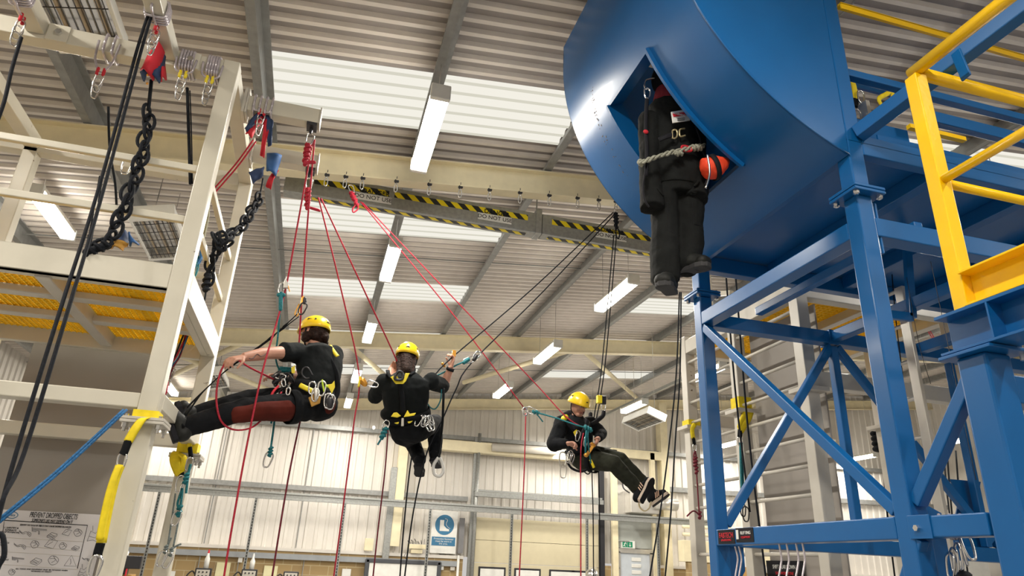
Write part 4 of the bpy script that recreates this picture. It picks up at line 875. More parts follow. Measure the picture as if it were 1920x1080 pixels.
# thick plaited chains of rope
def plait(label, pts, mat, s=.06, r=.010, knot=None):
    ps = [AY(*p) for p in pts]; t_ = thing('plaited_rope', label, 'rope', ps[0]); m = MB(); L = [(ps[i + 1] - ps[i]).length for i in range(len(ps) - 1)]; tot = sum(L); n = int(tot / (s * .72)); 
    def at_(u):
        for i, l in enumerate(L):
            if u <= l or i == len(L) - 1: return ps[i].lerp(ps[i + 1], u / l), (ps[i + 1] - ps[i]).normalized()
            u -= l
    for k in range(n):
        p, d = at_(tot * (k + .5) / n); a = V(1, 0, 0) if k % 2 else V(.45, .9, 0); a = (a - d * a.dot(d)).normalized()
        c = p + a * (.012 if k % 3 else -.012)
        m.path([c + d * s * .68 * math.cos(q) + a * s * .36 * math.sin(q) for q in [2 * math.pi * j / 8 for j in range(8)]], r, 6, closed=True, sub=2)
    m.build('links', mat, t_, True)
    if knot: km = MB(); knotmesh(km, ps[-1], r, .05, 3, (ps[-1] - ps[-2]), 4); km.build('end_knot', mat, t_, True)
    return t_
plait('thick black plaited rope hanging from the red rope protector over the platform', [(278, 205, 4.0), (273, 260, 4.0), (262, 300, 4.0), (248, 345, 4.0), (232, 390, 4.0), (214, 430, 4.0), (196, 460, 4.0), (180, 466, 4.0)], BROPE, .085, .0105, True)
rope('short thick black rope between the red rope protector and the plait', [(284, 150, 3.95), (281, 180, 3.97), (278, 208, 4.0)], BROPE, .011)
plait('black plaited rope looping over the thin white rail', [(487, 368, 4.9), (472, 395, 4.8), (452, 425, 4.7), (430, 440, 4.6), (410, 447, 4.55), (400, 480, 4.6), (392, 510, 4.65), (388, 530, 4.65)], BROPE, .075, .010, True)
plait('black plaited rope coil tied round the thin white rail', [(402, 442, 4.5), (412, 462, 4.5), (426, 455, 4.5), (420, 438, 4.5)], BROPE, .07, .010)
rope('black rope tail below the plait at the far white column', [(387, 535, 4.65), (384, 560, 4.65), (378, 580, 4.65)], BROPE, .006)
rope('short black rope pair linking the blue rope protector to its plait', [(493, 335, 4.95), (490, 352, 4.93), (485, 372, 4.9)], BROPE, .006)
# wire slings around beams
def wsling(label, x, y, z, s, n, drop, along='X', col='r', yd=0.0, loops=None, spread=.035):
    t_ = thing('wire_sling', label, 'sling', (x, y, z)); h = s / 2 + .008; q = V(x, y, z)
    ax = V(1, 0, 0) if along == 'X' else V(0, 1, 0); b = V(0, 1, 0) if along == 'X' else V(1, 0, 0)
    for k in range(n):
        o_ = ax * ((k - (n - 1) / 2) * spread)
        pts = [q + o_ + b * (h * cx) + V(0, 0, h * cz) for cx, cz in ((-1, -.6), (-1, .7), (-.7, 1), (.7, 1), (1, .7), (1, -.7), (.7, -1.05), (-.7, -1.05))]
        MB().path(pts, .0085, 6, closed=True, sub=2).build('loop', WIRE, t_, True)
    tip = q + V(0, yd, -drop)
    if drop > .12:
        for k in range(2):
            o_ = ax * (.05 if k else -.05)
            e = MB().path([q + o_ * 1.2 + V(0, -h, 0), q + o_ + V(0, -h, -drop * .45), tip + o_ * .35 + V(0, 0, .09)], .0075, 6).build('leg', WIRE, t_, True)
            MB().cap(tip + o_ * .35 + V(0, 0, .10), tip + o_ * .35 + V(0, 0, .06), .010, .010, 8).build('ferrule', REDF if col == 'r' else HYEL, t_, True)
        m = MB(); 
        for k in range(3): karab(m, tip + V(0, 0, .07 - .045 * k), .09, (0, .1, -1), (1, k * .8, 0), .005)
        m.build('shackles', STEEL, t_, True)
    return t_
wsling('clear wire sling with red ferrules over the top beam left of centre', AY(205, 90, 4.0).x, YN, 4.53, .12, 2, .30, 'X', 'r', -.06, spread=.05)
wsling('bundle of purple wire slings with yellow ferrules near the column top', AY(352, 110, 4.0).x, YN, 4.53, .12, 5, .20, 'X', 'y', -.06, spread=.018)
wsling('bundle of purple wire slings beside the near column top', AY(400, 125, 4.0).x, YN, 4.53, .12, 5, .20, 'X', 'y', -.06, spread=.016)
wsling('wire sling wrapped on the beam running overhead at the top left corner', -2.03, 3.72, 4.55, .10, 4, .18, 'Y', 'r', .1, spread=.02)
wsling('wire sling wrapped on the beam running overhead above the red rope protector', -1.28, 3.62, 4.55, .10, 4, .16, 'Y', 'r', .05, spread=.02)
wsling('wire slings bundled on the left return beam at the picture edge', -2.5, 4.42, 4.53, .10, 5, .20, 'Y', 'r', .0, spread=.022)
wsling('wire slings looped on the upper white arm above the navy rope protector', -.72, 4.42, 4.555, .12, 4, .14, 'X', 'r', -.05, spread=.04)
tag(karab(MB(), AY(240, 300, 4.2), .1).build('shackle', STEEL, None, True), 'steel shackle hanging behind the upper rail of the left tower', 'shackle')
t = thing('hanging_karabiners', 'cluster of steel carabiners on the blue tower cross rail with dark ropes', 'carabiners', AX(1792, 1010, BX + .2))
m = MB(); q = AX(1790, 1000, BX + .12)
for k in range(5): karab(m, q + V(0, (k - 2) * .02, -.02 * k), .11, (0, .12 * (k - 2), -1), (1, k, 0), .006)
m.build('karabiner_cluster', STEEL, t, True)
m = MB(); 
for k in range(3): m.path([AX(1760 + 20 * k, 965, BX + .05), AX(1765 + 16 * k, 985, BX + .02), AX(1785 + 4 * k, 1010, BX + .1)], .008, 6)
m.build('wire_loop', WIRE, t, True); m = MB(); knotmesh(m, q + V(0, 0, -.22), .012, .05, 4); m.build('dark_rope', BROPE, t, True)
# wire loops hanging below low blue beam
for i, px in enumerate((1460, 1474, 1492, 1504, 1385, 1378)):
    p0 = AX(px, 1017 if px > 1400 else 1024, BX + .02); 
    rope(['clear wire loop leftmost of four below the low blue beam', 'clear wire loop second of four below the low blue beam', 'clear wire loop third of four below the low blue beam', 'clear wire loop rightmost of four below the low blue beam', 'grey wire loop under the maker label, right strand', 'grey wire loop under the maker label, left strand'][i],
         [tuple(p0) + (0,)[:0], tuple(p0 + V(.0, .01, -.05)), tuple(p0 + V(0, -.03, -.13)), tuple(p0 + V(0, -.02, -.28))] if False else [(px, 1016 if px > 1400 else 1024, p0.y), (px + 5, 1045, p0.y), (px + 4, 1060, p0.y), (px - 2, 1095, p0.y)], WIRE, .006, True, 'wire_loop', None, 'wire')
# canvas rope protectors
def flap(m, pts4, th=.012, bow=.0):
    m.plate(pts4, th, (pts4[1] - pts4[0]).cross(pts4[2] - pts4[0])); return m
def protector(label, px, quads, Y, mats, bow=.05):
    t_ = thing('rope_protector', label, 'rope protector', AY(px[0], px[1], Y))
    for q, mm, dy in quads:
        ps = [AY(a, b, Y + dy) for a, b in q]
        m = MB(); vs = []; N = 8
        for i in range(N + 1):
            for j in range(5):
                u, v = i / N, j / 4; p = ps[0].lerp(ps[1], u).lerp(ps[3].lerp(ps[2], u), v); p.y += bow * math.sin(math.pi * v) * -1 + .008 * math.sin(u * 9 + v * 5); vs.append(p)
        m.add(vs, [(i * 5 + j, i * 5 + j + 1, (i + 1) * 5 + j + 1, (i + 1) * 5 + j) for i in range(N) for j in range(4)])
        o = m.build('canvas_flap', MATS[mm], t_, True); s = o.modifiers.new('t', 'SOLIDIFY'); s.thickness = .01
    return t_
t1 = protector('bright red canvas rope protector hanging under the overhead beam', (287, 115), [(((293, 76), (262, 130), (288, 150), (310, 100)), 'red_canvas', 0), (((296, 92), (280, 145), (300, 155), (312, 108)), 'navy_canvas', .03), (((308, 92), (313, 150), (300, 152), (302, 100)), 'red_canvas', .06), (((262, 135), (268, 152), (290, 148), (288, 135)), 'navy_canvas', .05)], 3.85, None)
m = MB(); [m.loft([AY(a, b, 3.83), AY(a + 2, b + 1, 3.83)], .008, 8) for a, b in ((276, 140), (275, 156))]; m.build('eyelets', GOLD, t1)
t1 = protector('navy and red canvas rope protector hanging from the upper white arm', (490, 240), [(((485, 205), (458, 240), (464, 250), (496, 215)), 'navy_canvas', 0), (((484, 214), (462, 252), (470, 258), (494, 220)), 'red_canvas', .02), (((494, 205), (512, 225), (510, 270), (503, 275)), 'navy_canvas', 0), (((498, 212), (504, 235), (496, 295), (488, 290)), 'red_canvas', -.01)], 4.4, None, .02)
t1 = protector('blue canvas rope protector hanging below the lower white arm', (507, 320), [(((500, 287), (499, 320), (518, 330), (529, 292)), 'blue_canvas', -.03), (((495, 312), (466, 322), (474, 345), (494, 330)), 'navy_canvas', .03), (((509, 325), (521, 318), (508, 355), (498, 350)), 'red_canvas', .02)], 4.9, None, .03)
t1 = protector('blue and orange canvas bag end lying on the platform edge', (240, 455), [(((228, 428), (208, 464), (240, 462), (242, 440)), 'navy_canvas', .02), (((240, 436), (242, 462), (262, 458), (248, 446)), 'blue_canvas', -.02), (((212, 452), (206, 465), (230, 470), (242, 458)), 'gold_bag', -.03)] if MATS.setdefault('gold_bag', paint('gold_bag', (.50, .27, .05), .7)) else [], 4.1, None, .05)
# coils of cord beside the tower
def coil(label, px, py, Y, w_, h_, mat, n=7, r=.006, seed=2):
    rnd = random.Random(seed); t_ = thing('cord_coil', label, 'cord', AY(px, py, Y)); c_ = AY(px, py, Y); m = MB()
    for k in range(n):
        a = rnd.uniform(-.3, .3); m.path([c_ + V((w_ * math.sin(q) * (.6 + .4 * rnd.random()) + a * w_ * .3), rnd.uniform(-.03, .03), h_ * math.cos(q)) for q in [2 * math.pi * j / 8 for j in range(8)]], r, 5, closed=True, sub=3)
    m.build('coil_loops', mat, t_, True); km = MB(); knotmesh(km, c_ + V(0, 0, h_ * .8), r, w_ * .6, 3, seed=seed); km.build('whipping', mat, t_, True); return t_
coil('blue cord coil hanging behind the near white column', 368, 470, 5.0, .05, .13, UROPE, 8)
coil('dark green cord coil below the blue cord coil', 362, 505, 5.0, .03, .12, TROPE, 3, .004)
for i, (mat_, dx) in enumerate(((TROPE, 0), (paint('olive_cord', (.22, .2, .06), .7), 5), (UROPE, -4), (paint('pale_cord', (.42, .42, .3), .7), 8))):
    rope('%s cord hanging in the bundle from the red knot behind the near column' % ['teal', 'olive', 'blue', 'pale'][i], [(390 + dx * .3, 378, 4.95), (383 + dx, 410, 4.95), (374 + dx, 450, 4.95)], mat_, .004, cat='cord')
km = MB(); knotmesh(km, AY(389, 366, 4.9), .008, .05, 4, (1, 0, 1)); tag(km.build('red_knot', RROPE, None, True), 'red rope knot behind the near white column where two red ropes end', 'knot')
for i, (a, mat_) in enumerate((((350, 628), RROPE), ((344, 628), BROPE), ((352, 630), UROPE), ((348, 626), MATS['dark_red_rope']))):
    rope('%s lanyard trailing from the platform corner beside the near column' % ['red', 'black', 'blue', 'dark red'][i], [(a[0], a[1], 5.0), (a[0] - 18 + i * 3, a[1] + 38, 5.0), (318 + i * 2, 690, 5.0), (312 - i * 2, 735, 5.0), (300 + i, 745, 5.0)] if i != 2 else [(a[0], a[1], 5.0), (335, 670, 5.0), (312, 700, 5.0), (309, 730, 5.0)], mat_, .006, cat='lanyard')
m = MB()
for k in range(4): karab(m, AY(322 - k * 2, 688 + k * 4, 5.0), .09, (0, 0, -1), (1, k, 0), .005)
tag(m.build('carabiner_cluster', STEEL, None, True), 'cluster of carabiners hanging beside the near white column at head height of the boots', 'carabiners')

# yellow webbing slings on the columns
def cband(m, x, y, s, z0, z1, off=.012):
    h = s / 2 + off; a = [(-h, -h), (h, -h), (h, h), (-h, h)]
    vs = [(x + p, y + q, z) for z in (z0, z1) for p, q in a]; m.add(vs, [(i, (i + 1) % 4, (i + 1) % 4 + 4, i + 4) for i in range(4)])
    vs = [(x + p * .93, y + q * .93, z) for z in (z0, z1) for p, q in a]; m.add(vs, [(i, (i + 1) % 4, (i + 1) % 4 + 4, i + 4) for i in range(4)])
    m.add([(x + p * k, y + q * k, z1) for k in (1, .93) for p, q in a], [(i, (i + 1) % 4, (i + 1) % 4 + 4, i + 4) for i in range(4)]); return m
t = thing('yellow_sling', 'yellow webbing sling wrapped on the near white column and hanging down its left side', 'sling', (LX, YN, 2.2))
cband(MB(), LX, YN, .10, 2.235, 2.275).build('wrap', SLING, t)
MB().ribbon([AY(283, 786, 3.97), AY(268, 786, 3.94), AY(255, 802, 3.92), AY(240, 828, 3.92)], .045, .012, (1, 0, .2)).build('webbing', SLING, t, True)
MB().ribbon([AY(241, 826, 3.92), AY(234, 845, 3.92), AY(230, 853, 3.92)], .04, .016, (1, 0, .2)).build('sleeve', BLACK, t, True)
karab(MB(), AY(230, 850, 3.92), .075, AY(226, 875, 3.92) - AY(230, 850, 3.92)).build('carabiner', STEEL, t, True)
MB().ribbon([AY(226, 872, 3.92), AY(215, 900, 3.9), AY(203, 950, 3.9), AY(190, 1018, 3.9)], .045, .014, (1, .1, .2)).ribbon([AY(223, 874, 3.9), AY(208, 915, 3.88), AY(196, 965, 3.88), AY(187, 1012, 3.88)], .035, .012, (1, .3, .2)).build('webbing', SLING, t, True)
MB().ribbon([AY(189, 1018, 3.9), AY(184, 1035, 3.9), AY(182, 1045, 3.9)], .042, .016, (1, 0, .2)).build('sleeve', BLACK, t, True)
karab(MB(), AY(182, 1042, 3.88), .10, AY(175, 1070, 3.88) - AY(182, 1040, 3.88), r=.007).build('carabiner', STEEL, t, True)
t = thing('yellow_sling', 'bunched yellow webbing sling on the far white column under the boots', 'sling', (LX, YFR, 2.25))
cband(MB(), LX, YFR, .10, 2.24, 2.31, .018).build('wrap', SLING, t)
MB().ribbon([AY(330, 848, 5.38), AY(328, 862, 5.34), AY(334, 880, 5.34), AY(339, 888, 5.34)], .07, .02, (1, 0, .2)).ribbon([AY(337, 852, 5.36), AY(345, 860, 5.34), AY(340, 884, 5.34)], .04, .02, (1, 0, 0)).build('webbing', SLING, t, True)
MB().ribbon([AY(355, 822, 5.36), AY(356, 840, 5.36)], .03, .012, (1, 0, 0)).build('webbing', SLING, t, True); MB().ribbon([AY(356, 838, 5.36), AY(358, 858, 5.36)], .03, .014, (1, 0, 0)).ribbon([AY(339, 886, 5.34), AY(341, 894, 5.34)], .04, .014, (1, 0, 0)).build('sleeve', BLACK, t, True)
m = MB(); karab(m, AY(341, 892, 5.33), .11, (0, 0, -1)); karab(m, AY(342, 905, 5.33), .11, (0, 0, -1), (0, 1, 0)); karab(m, AY(357, 858, 5.34), .09, (0, 0, -1)); m.build('carabiner', STEEL, t, True)
t = thing('teal_lanyard', 'knotted teal lanyard with three carabiners hanging along the far white column', 'lanyard', AY(340, 900, 5.3))
m = MB(); m.path([AY(357, 870, 5.32), AY(353, 890, 5.32), AY(350, 915, 5.32), AY(349, 925, 5.32)], .009); knotmesh(m, AY(349, 897, 5.32), .008, .03, 3)
m.path([AY(342, 915, 5.3), AY(337, 930, 5.3), AY(333, 945, 5.3), AY(337, 958, 5.3)], .008).path([AY(342, 915, 5.3), AY(341, 930, 5.3), AY(339, 945, 5.3), AY(337, 958, 5.3)], .008); knotmesh(m, AY(336, 958, 5.3), .008, .03, 2)
m.build('teal_cord', TROPE, t, True)
m = MB(); m.path([AY(334, 980, 5.3), AY(330, 1000, 5.3), AY(325, 1025, 5.3)], .006); m.path([AY(329, 925, 5.33), AY(322, 975, 5.33), AY(315, 1020, 5.33)], .006); knotmesh(m, AY(311, 1030, 5.3), .006, .022, 3); knotmesh(m, AY(321, 1035, 5.3), .006, .022, 3); m.path([AY(320, 1032, 5.3), AY(330, 1024, 5.3), AY(340, 1020, 5.3)], .006); m.path([AY(313, 1028, 5.3), AY(318, 1015, 5.3), AY(321, 1008, 5.3)], .006); m.build('grey_cord', paint('grey_green_cord', (.16, .2, .2), .7, var=.4, scale=120), t, True)
for a in ((335, 958), (308, 1033), (319, 1036)): karab(MB(), AY(a[0], a[1], 5.29), .095, (-.15, 0, -1), r=.006).build('carabiner', STEEL, t, True)
t = thing('yellow_sling', 'yellow webbing sling on the middle column of the right white tower', 'sling', (RXX, YS[1], 3.0))
cband(MB(), RXX + .05, YS[1], .11, 3.02, 3.13, .012).build('wrap', SLING, t)
MB().ribbon([AY(1408, 765, 5.42), AY(1402, 785, 5.4), AY(1388, 808, 5.4)], .07, .02, (1, 0, .3)).ribbon([AY(1400, 770, 5.4), AY(1390, 790, 5.4), AY(1386, 803, 5.4)], .05, .02, (1, 0, .2)).build('webbing', SLING, t, True)
MB().ribbon([AY(1388, 806, 5.4), AY(1387, 820, 5.4)], .05, .02, (1, 0, 0)).build('sleeve', BLACK, t, True); karab(MB(), AY(1387, 818, 5.4), .09).build('carabiner', STEEL, t, True)
MB().path([AY(1388, 830, 5.4), AY(1389, 870, 5.4), AY(1391, 930, 5.4)], .012).path([AY(1391, 830, 5.4), AY(1393, 880, 5.4), AY(1394, 925, 5.4)], .008).build('teal_cord', TROPE, t, True)
t = thing('yellow_sling', 'yellow webbing sling on the farthest column left of the far blue post', 'sling', (RXX, YS[2], 3.0))
cband(MB(), RXX + .05, YS[2], .11, 3.02, 3.08, .012).build('wrap', SLING, t)
MB().ribbon([AY(1303, 795, 6.3), AY(1298, 805, 6.3), AY(1300, 822, 6.3)], .05, .015, (1, 0, 0)).build('webbing', SLING, t, True); MB().ribbon([AY(1300, 820, 6.3), AY(1302, 834, 6.3)], .04, .015, (1, 0, 0)).build('sleeve', BLACK, t, True); karab(MB(), AY(1302, 832, 6.3), .08).build('carabiner', STEEL, t, True)
m = MB(); m.path([AY(1303, 845, 6.3), AY(1301, 855, 6.3), AY(1303, 868, 6.3), AY(1305, 855, 6.3), AY(1303, 845, 6.3)], .009); knotmesh(m, AY(1304, 866, 6.3), .009, .04, 3); knotmesh(m, AY(1306, 882, 6.3), .009, .03, 2); m.path([AY(1305, 868, 6.3), AY(1307, 900, 6.3), AY(1311, 965, 6.3)], .008); knotmesh(m, AY(1312, 966, 6.3), .008, .03, 2); m.path([AY(1311, 965, 6.3), AY(1300, 958, 6.3), AY(1288, 968, 6.3)], .008)
m.build('dark_red_cord', MATS['dark_red_rope'], t, True)
tag(karab(karab(MB(), AY(1392, 945, 5.3), .10), AY(1397, 950, 5.3), .12).build('carabiner_pair', DARKM, None, True), 'pair of dark carabiners against the right white tower behind the diagonal brace', 'carabiners')
for i, (px, y0, y1, Y) in enumerate(((1360, 500, 960, 5.2), (1378, 500, 1095, 5.0), (1652, 820, 1095, 6.0), (1658, 900, 1000, 6.0), (1775, 840, 1095, 6.0), (1768, 830, 1000, 6.5), (1668, 455, 720, 4.0), (1792, 845, 1095, 6.0))):
    rope(['long black rope just right of the far blue post', 'long black rope second right of the far blue post', 'black rope bundle strand left of the middle blue post', 'short black rope left of the middle blue post', 'black rope behind the right brace, thicker', 'black rope beside the ladder foot', 'thin black rope beside the ladder top', 'black rope nearest the right support column'][i],
         [(px, y0, Y), (px + (y1 - y0) * .04, (y0 + y1) / 2, Y), (px + (y1 - y0) * .10, y1, Y)], BROPE, .009 if i not in (6,) else .004)
rope('left strand of the red rope pair over the roof light behind the ladder', [(1735, 612, 7.5), (1760, 655, 7.5), (1790, 706, 7.5)], RROPE, .006); rope('right strand of the red rope pair over the roof light behind the ladder', [(1739, 612, 7.5), (1764, 655, 7.5), (1794, 706, 7.5)], RROPE, .006)
rope('thin grey wire hanging right of the ladder', [(1700, 520, 3.4), (1722, 640, 3.4), (1745, 720, 3.4)], DARKM, .002, cat='wire'); rope('thin grey wire hanging between the ladder and the support column', [(1745, 490, 3.0), (1770, 610, 3.0), (1830, 900, 3.0)], DARKM, .002, cat='wire')
m = MB(); knotmesh(m, AY(1645, 825, 6.0), .02, .09, 4); karab(m, AY(1640, 800, 6.0), .14, (0, 0, -1), r=.01); tag(m.build('rigging_knot', BROPE, None, True), 'black rigging knot hanging left of the middle blue post', 'knot')
m = MB(); knotmesh(m, AY(1782, 790, 6.0), .02, .07, 3); karab(m, AY(1780, 770, 6.0), .14, (0, 0, -1), r=.01); tag(m.build('rigging_shackle', DARKM, None, True), 'dark rigging shackle behind the right diagonal brace', 'shackle')
q = AY(1668, 485, 4.0); coil('red cord coil on the ladder top seen under the deck', 1660, 487, 4.0, .03, .07, RROPE, 5, .005, 8)
# gear on the deck
t = thing('yellow_sling', 'yellow webbing slings hanging over the deck left of the short ladder', 'sling', AY(1600, 170, 2.9))
MB().ribbon([AY(1592, 140, 2.9), AY(1600, 160, 2.9), AY(1604, 188, 2.9)], .05, .01, (1, 0, 0)).ribbon([AY(1590, 150, 2.95), AY(1592, 180, 2.95)], .03, .01, (1, 0, 0)).build('webbing', SLING, t, True); MB().ribbon([AY(1604, 186, 2.9), AY(1604, 200, 2.9)], .05, .02, (1, 0, 0)).build('sleeve', BLACK, t, True)
t = thing('yellow_sling', 'looped yellow webbing sling hanging over the deck right of the short ladder', 'sling', AY(1665, 170, 2.9))
MB().ribbon([AY(1664, 155, 2.9), AY(1668, 172, 2.9), AY(1648, 186, 2.9), AY(1660, 205, 2.9)], .035, .01, (1, 0, 0)).ribbon([AY(1669, 156, 2.9), AY(1674, 175, 2.9), AY(1671, 195, 2.9)], .03, .01, (1, 0, 0)).build('webbing', SLING, t, True)
tag(karab(karab(MB(), AY(1612, 170, 2.88), .1), AY(1606, 205, 2.88), .1).build('carabiner_pair', STEEL, None, True), 'steel carabiners on the blue deck beside the short ladder', 'carabiners')

# ------------------------------------------------------------------ people
def frame_(f, u):
    f = V(f).normalized(); u = V(u); u = (u - f * u.dot(f)).normalized(); r = f.cross(u); return r, f, u
def head(body, c, f, u, s=1.0):
    r, f, u = frame_(f, u); Rm = Matrix((r, f, u)).transposed(); c = V(c)
    body.ell(c, (.074 * s, .094 * s, .108 * s), Rm, 18, 12)
    body.cap(c - u * .045 * s + f * .018 * s, c - u * .085 * s + f * .048 * s, .056 * s, .030 * s)
    body.cap(c + f * .088 * s + u * .004, c + f * .108 * s - u * .026 * s, .010 * s, .015 * s, 8)
    for sg in (-1, 1):
        body.ell(c + r * sg * .076 * s - u * .005 - f * .005, (.010 * s, .020 * s, .032 * s), Rm, 8, 6)
        body.ell(c + r * sg * .035 * s + f * .068 * s - u * .03 * s, (.022 * s, .018 * s, .02 * s), Rm, 8, 6)
    body.cap(c + r * -.035 * s + f * .082 * s + u * .022 * s, c + r * .035 * s + f * .082 * s + u * .022 * s, .012 * s, .012 * s, 8)
    return r, f, u
def face(t_, c, r, f, u, par):
    c = V(c); Rm = Matrix((r, f, u)).transposed()
    for sg in (-1, 1):
        e = MB().ell(c + r * sg * .032 + f * .085 + u * .004, (.013, .008, .008), Rm, 8, 6).build('eye', PLAS, par, True); MB().ell(c + r * sg * .032 + f * .092 + u * .003, (.006, .004, .006), Rm, 8, 6).build('iris', INK, par, True)
        MB().cap(c + r * sg * .018 + f * .096 + u * .022, c + r * sg * .048 + f * .084 + u * .024, .005, .004, 6).build('eyebrow', HAIR, par, True)
    MB().cap(c - r * .022 + f * .082 - u * .058, c + r * .022 + f * .082 - u * .058, .006, .006, 8).build('lips', paint('lips', (.4, .13, .11), .5), par, True)
def helmet(t_, c, r, f, u, mark=True):
    c = V(c) + u * .022; m = MB(); n, k = 28, 9; vs = []
    for i in range(k + 1):
        th = math.radians(2 + 96 * i / k)
        for j in range(n):
            ph = 2 * math.pi * j / n; x, y = math.cos(ph), math.sin(ph)
            rr = math.sin(th); zz = math.cos(th)
            br = 1.0 + (.10 * max(0, y) ** 2 if i == k else 0)
            ridge = 1 + .035 * math.exp(-(x * rr / .25) ** 2) * (1 - abs(zz - .6))
            vs.append(c + r * x * rr * .100 * br + f * y * rr * .124 * br + u * zz * .108 * ridge)
    fs = [(i * n + j, i * n + (j + 1) % n, (i + 1) * n + (j + 1) % n, (i + 1) * n + j) for i in range(k) for j in range(n)] + [tuple(range(n))]
    o = m.add(vs, fs).build('helmet', HELM, t_, True); sd = o.modifiers.new('t', 'SOLIDIFY'); sd.thickness = .006; sd.offset = 1
    for sg in (-1, 1):
        for (dy, dz, s_) in ((-.02, .052, 1), (-.072, .045, .9)):
            p = c + r * sg * math.sqrt(max(0, 1 - (dy / .124) ** 2 - (dz / .108) ** 2)) * .105 + f * dy + u * dz
            nn = (p - c).normalized(); a = (f - nn * f.dot(nn)).normalized(); b = nn.cross(a)
            MB().plate([p - a * .02 * s_, p + a * .016 * s_ + b * .009, p + a * .016 * s_ - b * .009], .006, nn).build('vent', INK, o)
    p = c - f * .118 + u * .03; nn = (p - c).normalized(); a = (r - nn * r.dot(nn)).normalized(); b = nn.cross(a)
    MB().plate([p - a * .02 + b * .0, p + a * .0 + b * .016, p + a * .02, p - b * .006], .014, nn).build('rear_vent', INK, o)
    if mark: p = c + f * .118 + u * .035; MB().ell(p, (.014, .014, .006)).build('badge', INK, o)
    MB().path([c + r * .092 - u * .02, c + r * .078 + f * .02 - u * .09, c + f * .05 - u * .135, c - r * .078 + f * .02 - u * .09, c - r * .092 - u * .02], .006, 6).build('chin_strap', BLACK, o, True)
    return o
def hand(body, wr, d, nrm, curl=.6, thumb=1, s=1.0, spread=.0):
    """palm from wrist along d; nrm = palm normal (fingers curl towards it); thumb on side `thumb`"""
    wr, d = V(wr), V(d).normalized(); nn = V(nrm); nn = (nn - d * nn.dot(d)).normalized(); sd = d.cross(nn)
    K = wr + d * .085 * s
    body.loft([wr - d * .012, wr + d * .015 * s, wr + d * .05 * s, K + d * .002], [(.026 * s, .019 * s), (.031 * s, .017 * s), (.041 * s, .015 * s), (.039 * s, .012 * s)], 12, side=sd)
    for i, (off, l) in enumerate(((-.030, .062), (-.010, .072), (.010, .068), (.029, .054))):
        p = K + sd * off * s - d * abs(off) * .12; ang = 0
        for j, (fr, rr) in enumerate(((.45, .0092), (.32, .0085), (.23, .0075))):
            ang += curl * (.75 + .12 * i) * (1.0 if j else .75)
            dd = d * math.cos(ang) + nn * math.sin(ang) + sd * (off * spread)
            q = p + dd.normalized() * l * fr * 1.15 * s; body.cap(p, q, rr * s, rr * .93 * s, 8); p = q
    b0 = wr + d * .022 * s + sd * thumb * .026 * s; b1 = b0 + (d * .6 + sd * thumb * .75 + nn * .35).normalized() * .036 * s; b2 = b1 + (d * .85 + sd * thumb * .1 + nn * .6).normalized() * .030 * s; b3 = b2 + (d * .7 + nn * .8 - sd * thumb * .15).normalized() * .024 * s
    body.cap(b0, b1, .015 * s, .012 * s, 8).cap(b1, b2, .011 * s, .010 * s, 8).cap(b2, b3, .010 * s, .0085 * s, 8)
def limb(m, pts, rad, n=12):
    for i in range(len(pts) - 1): m.cap(pts[i], pts[i + 1], rad[i], rad[i + 1], n)
def band(m, c, ax, sd, ra, rb, h, th=.006, n=24):
    c, ax, sd = V(c), V(ax).normalized(), V(sd); sd = (sd - ax * sd.dot(ax)).normalized(); b = ax.cross(sd); vs = []
    for (k, z) in ((1, -h / 2), (1, h / 2)):
        for q in (0, th):
            for j in range(n): a = 2 * math.pi * j / n; vs.append(c + ax * z + sd * (ra + q) * math.cos(a) + b * (rb + q) * math.sin(a))
    fs = []
    for j in range(n):
        k = (j + 1) % n; fs += [(j, k, 2 * n + k, 2 * n + j), (n + j, n + k, 3 * n + k, 3 * n + j), (j, k, n + k, n + j), (2 * n + j, 2 * n + k, 3 * n + k, 3 * n + j)]
    return m.add(vs, fs)
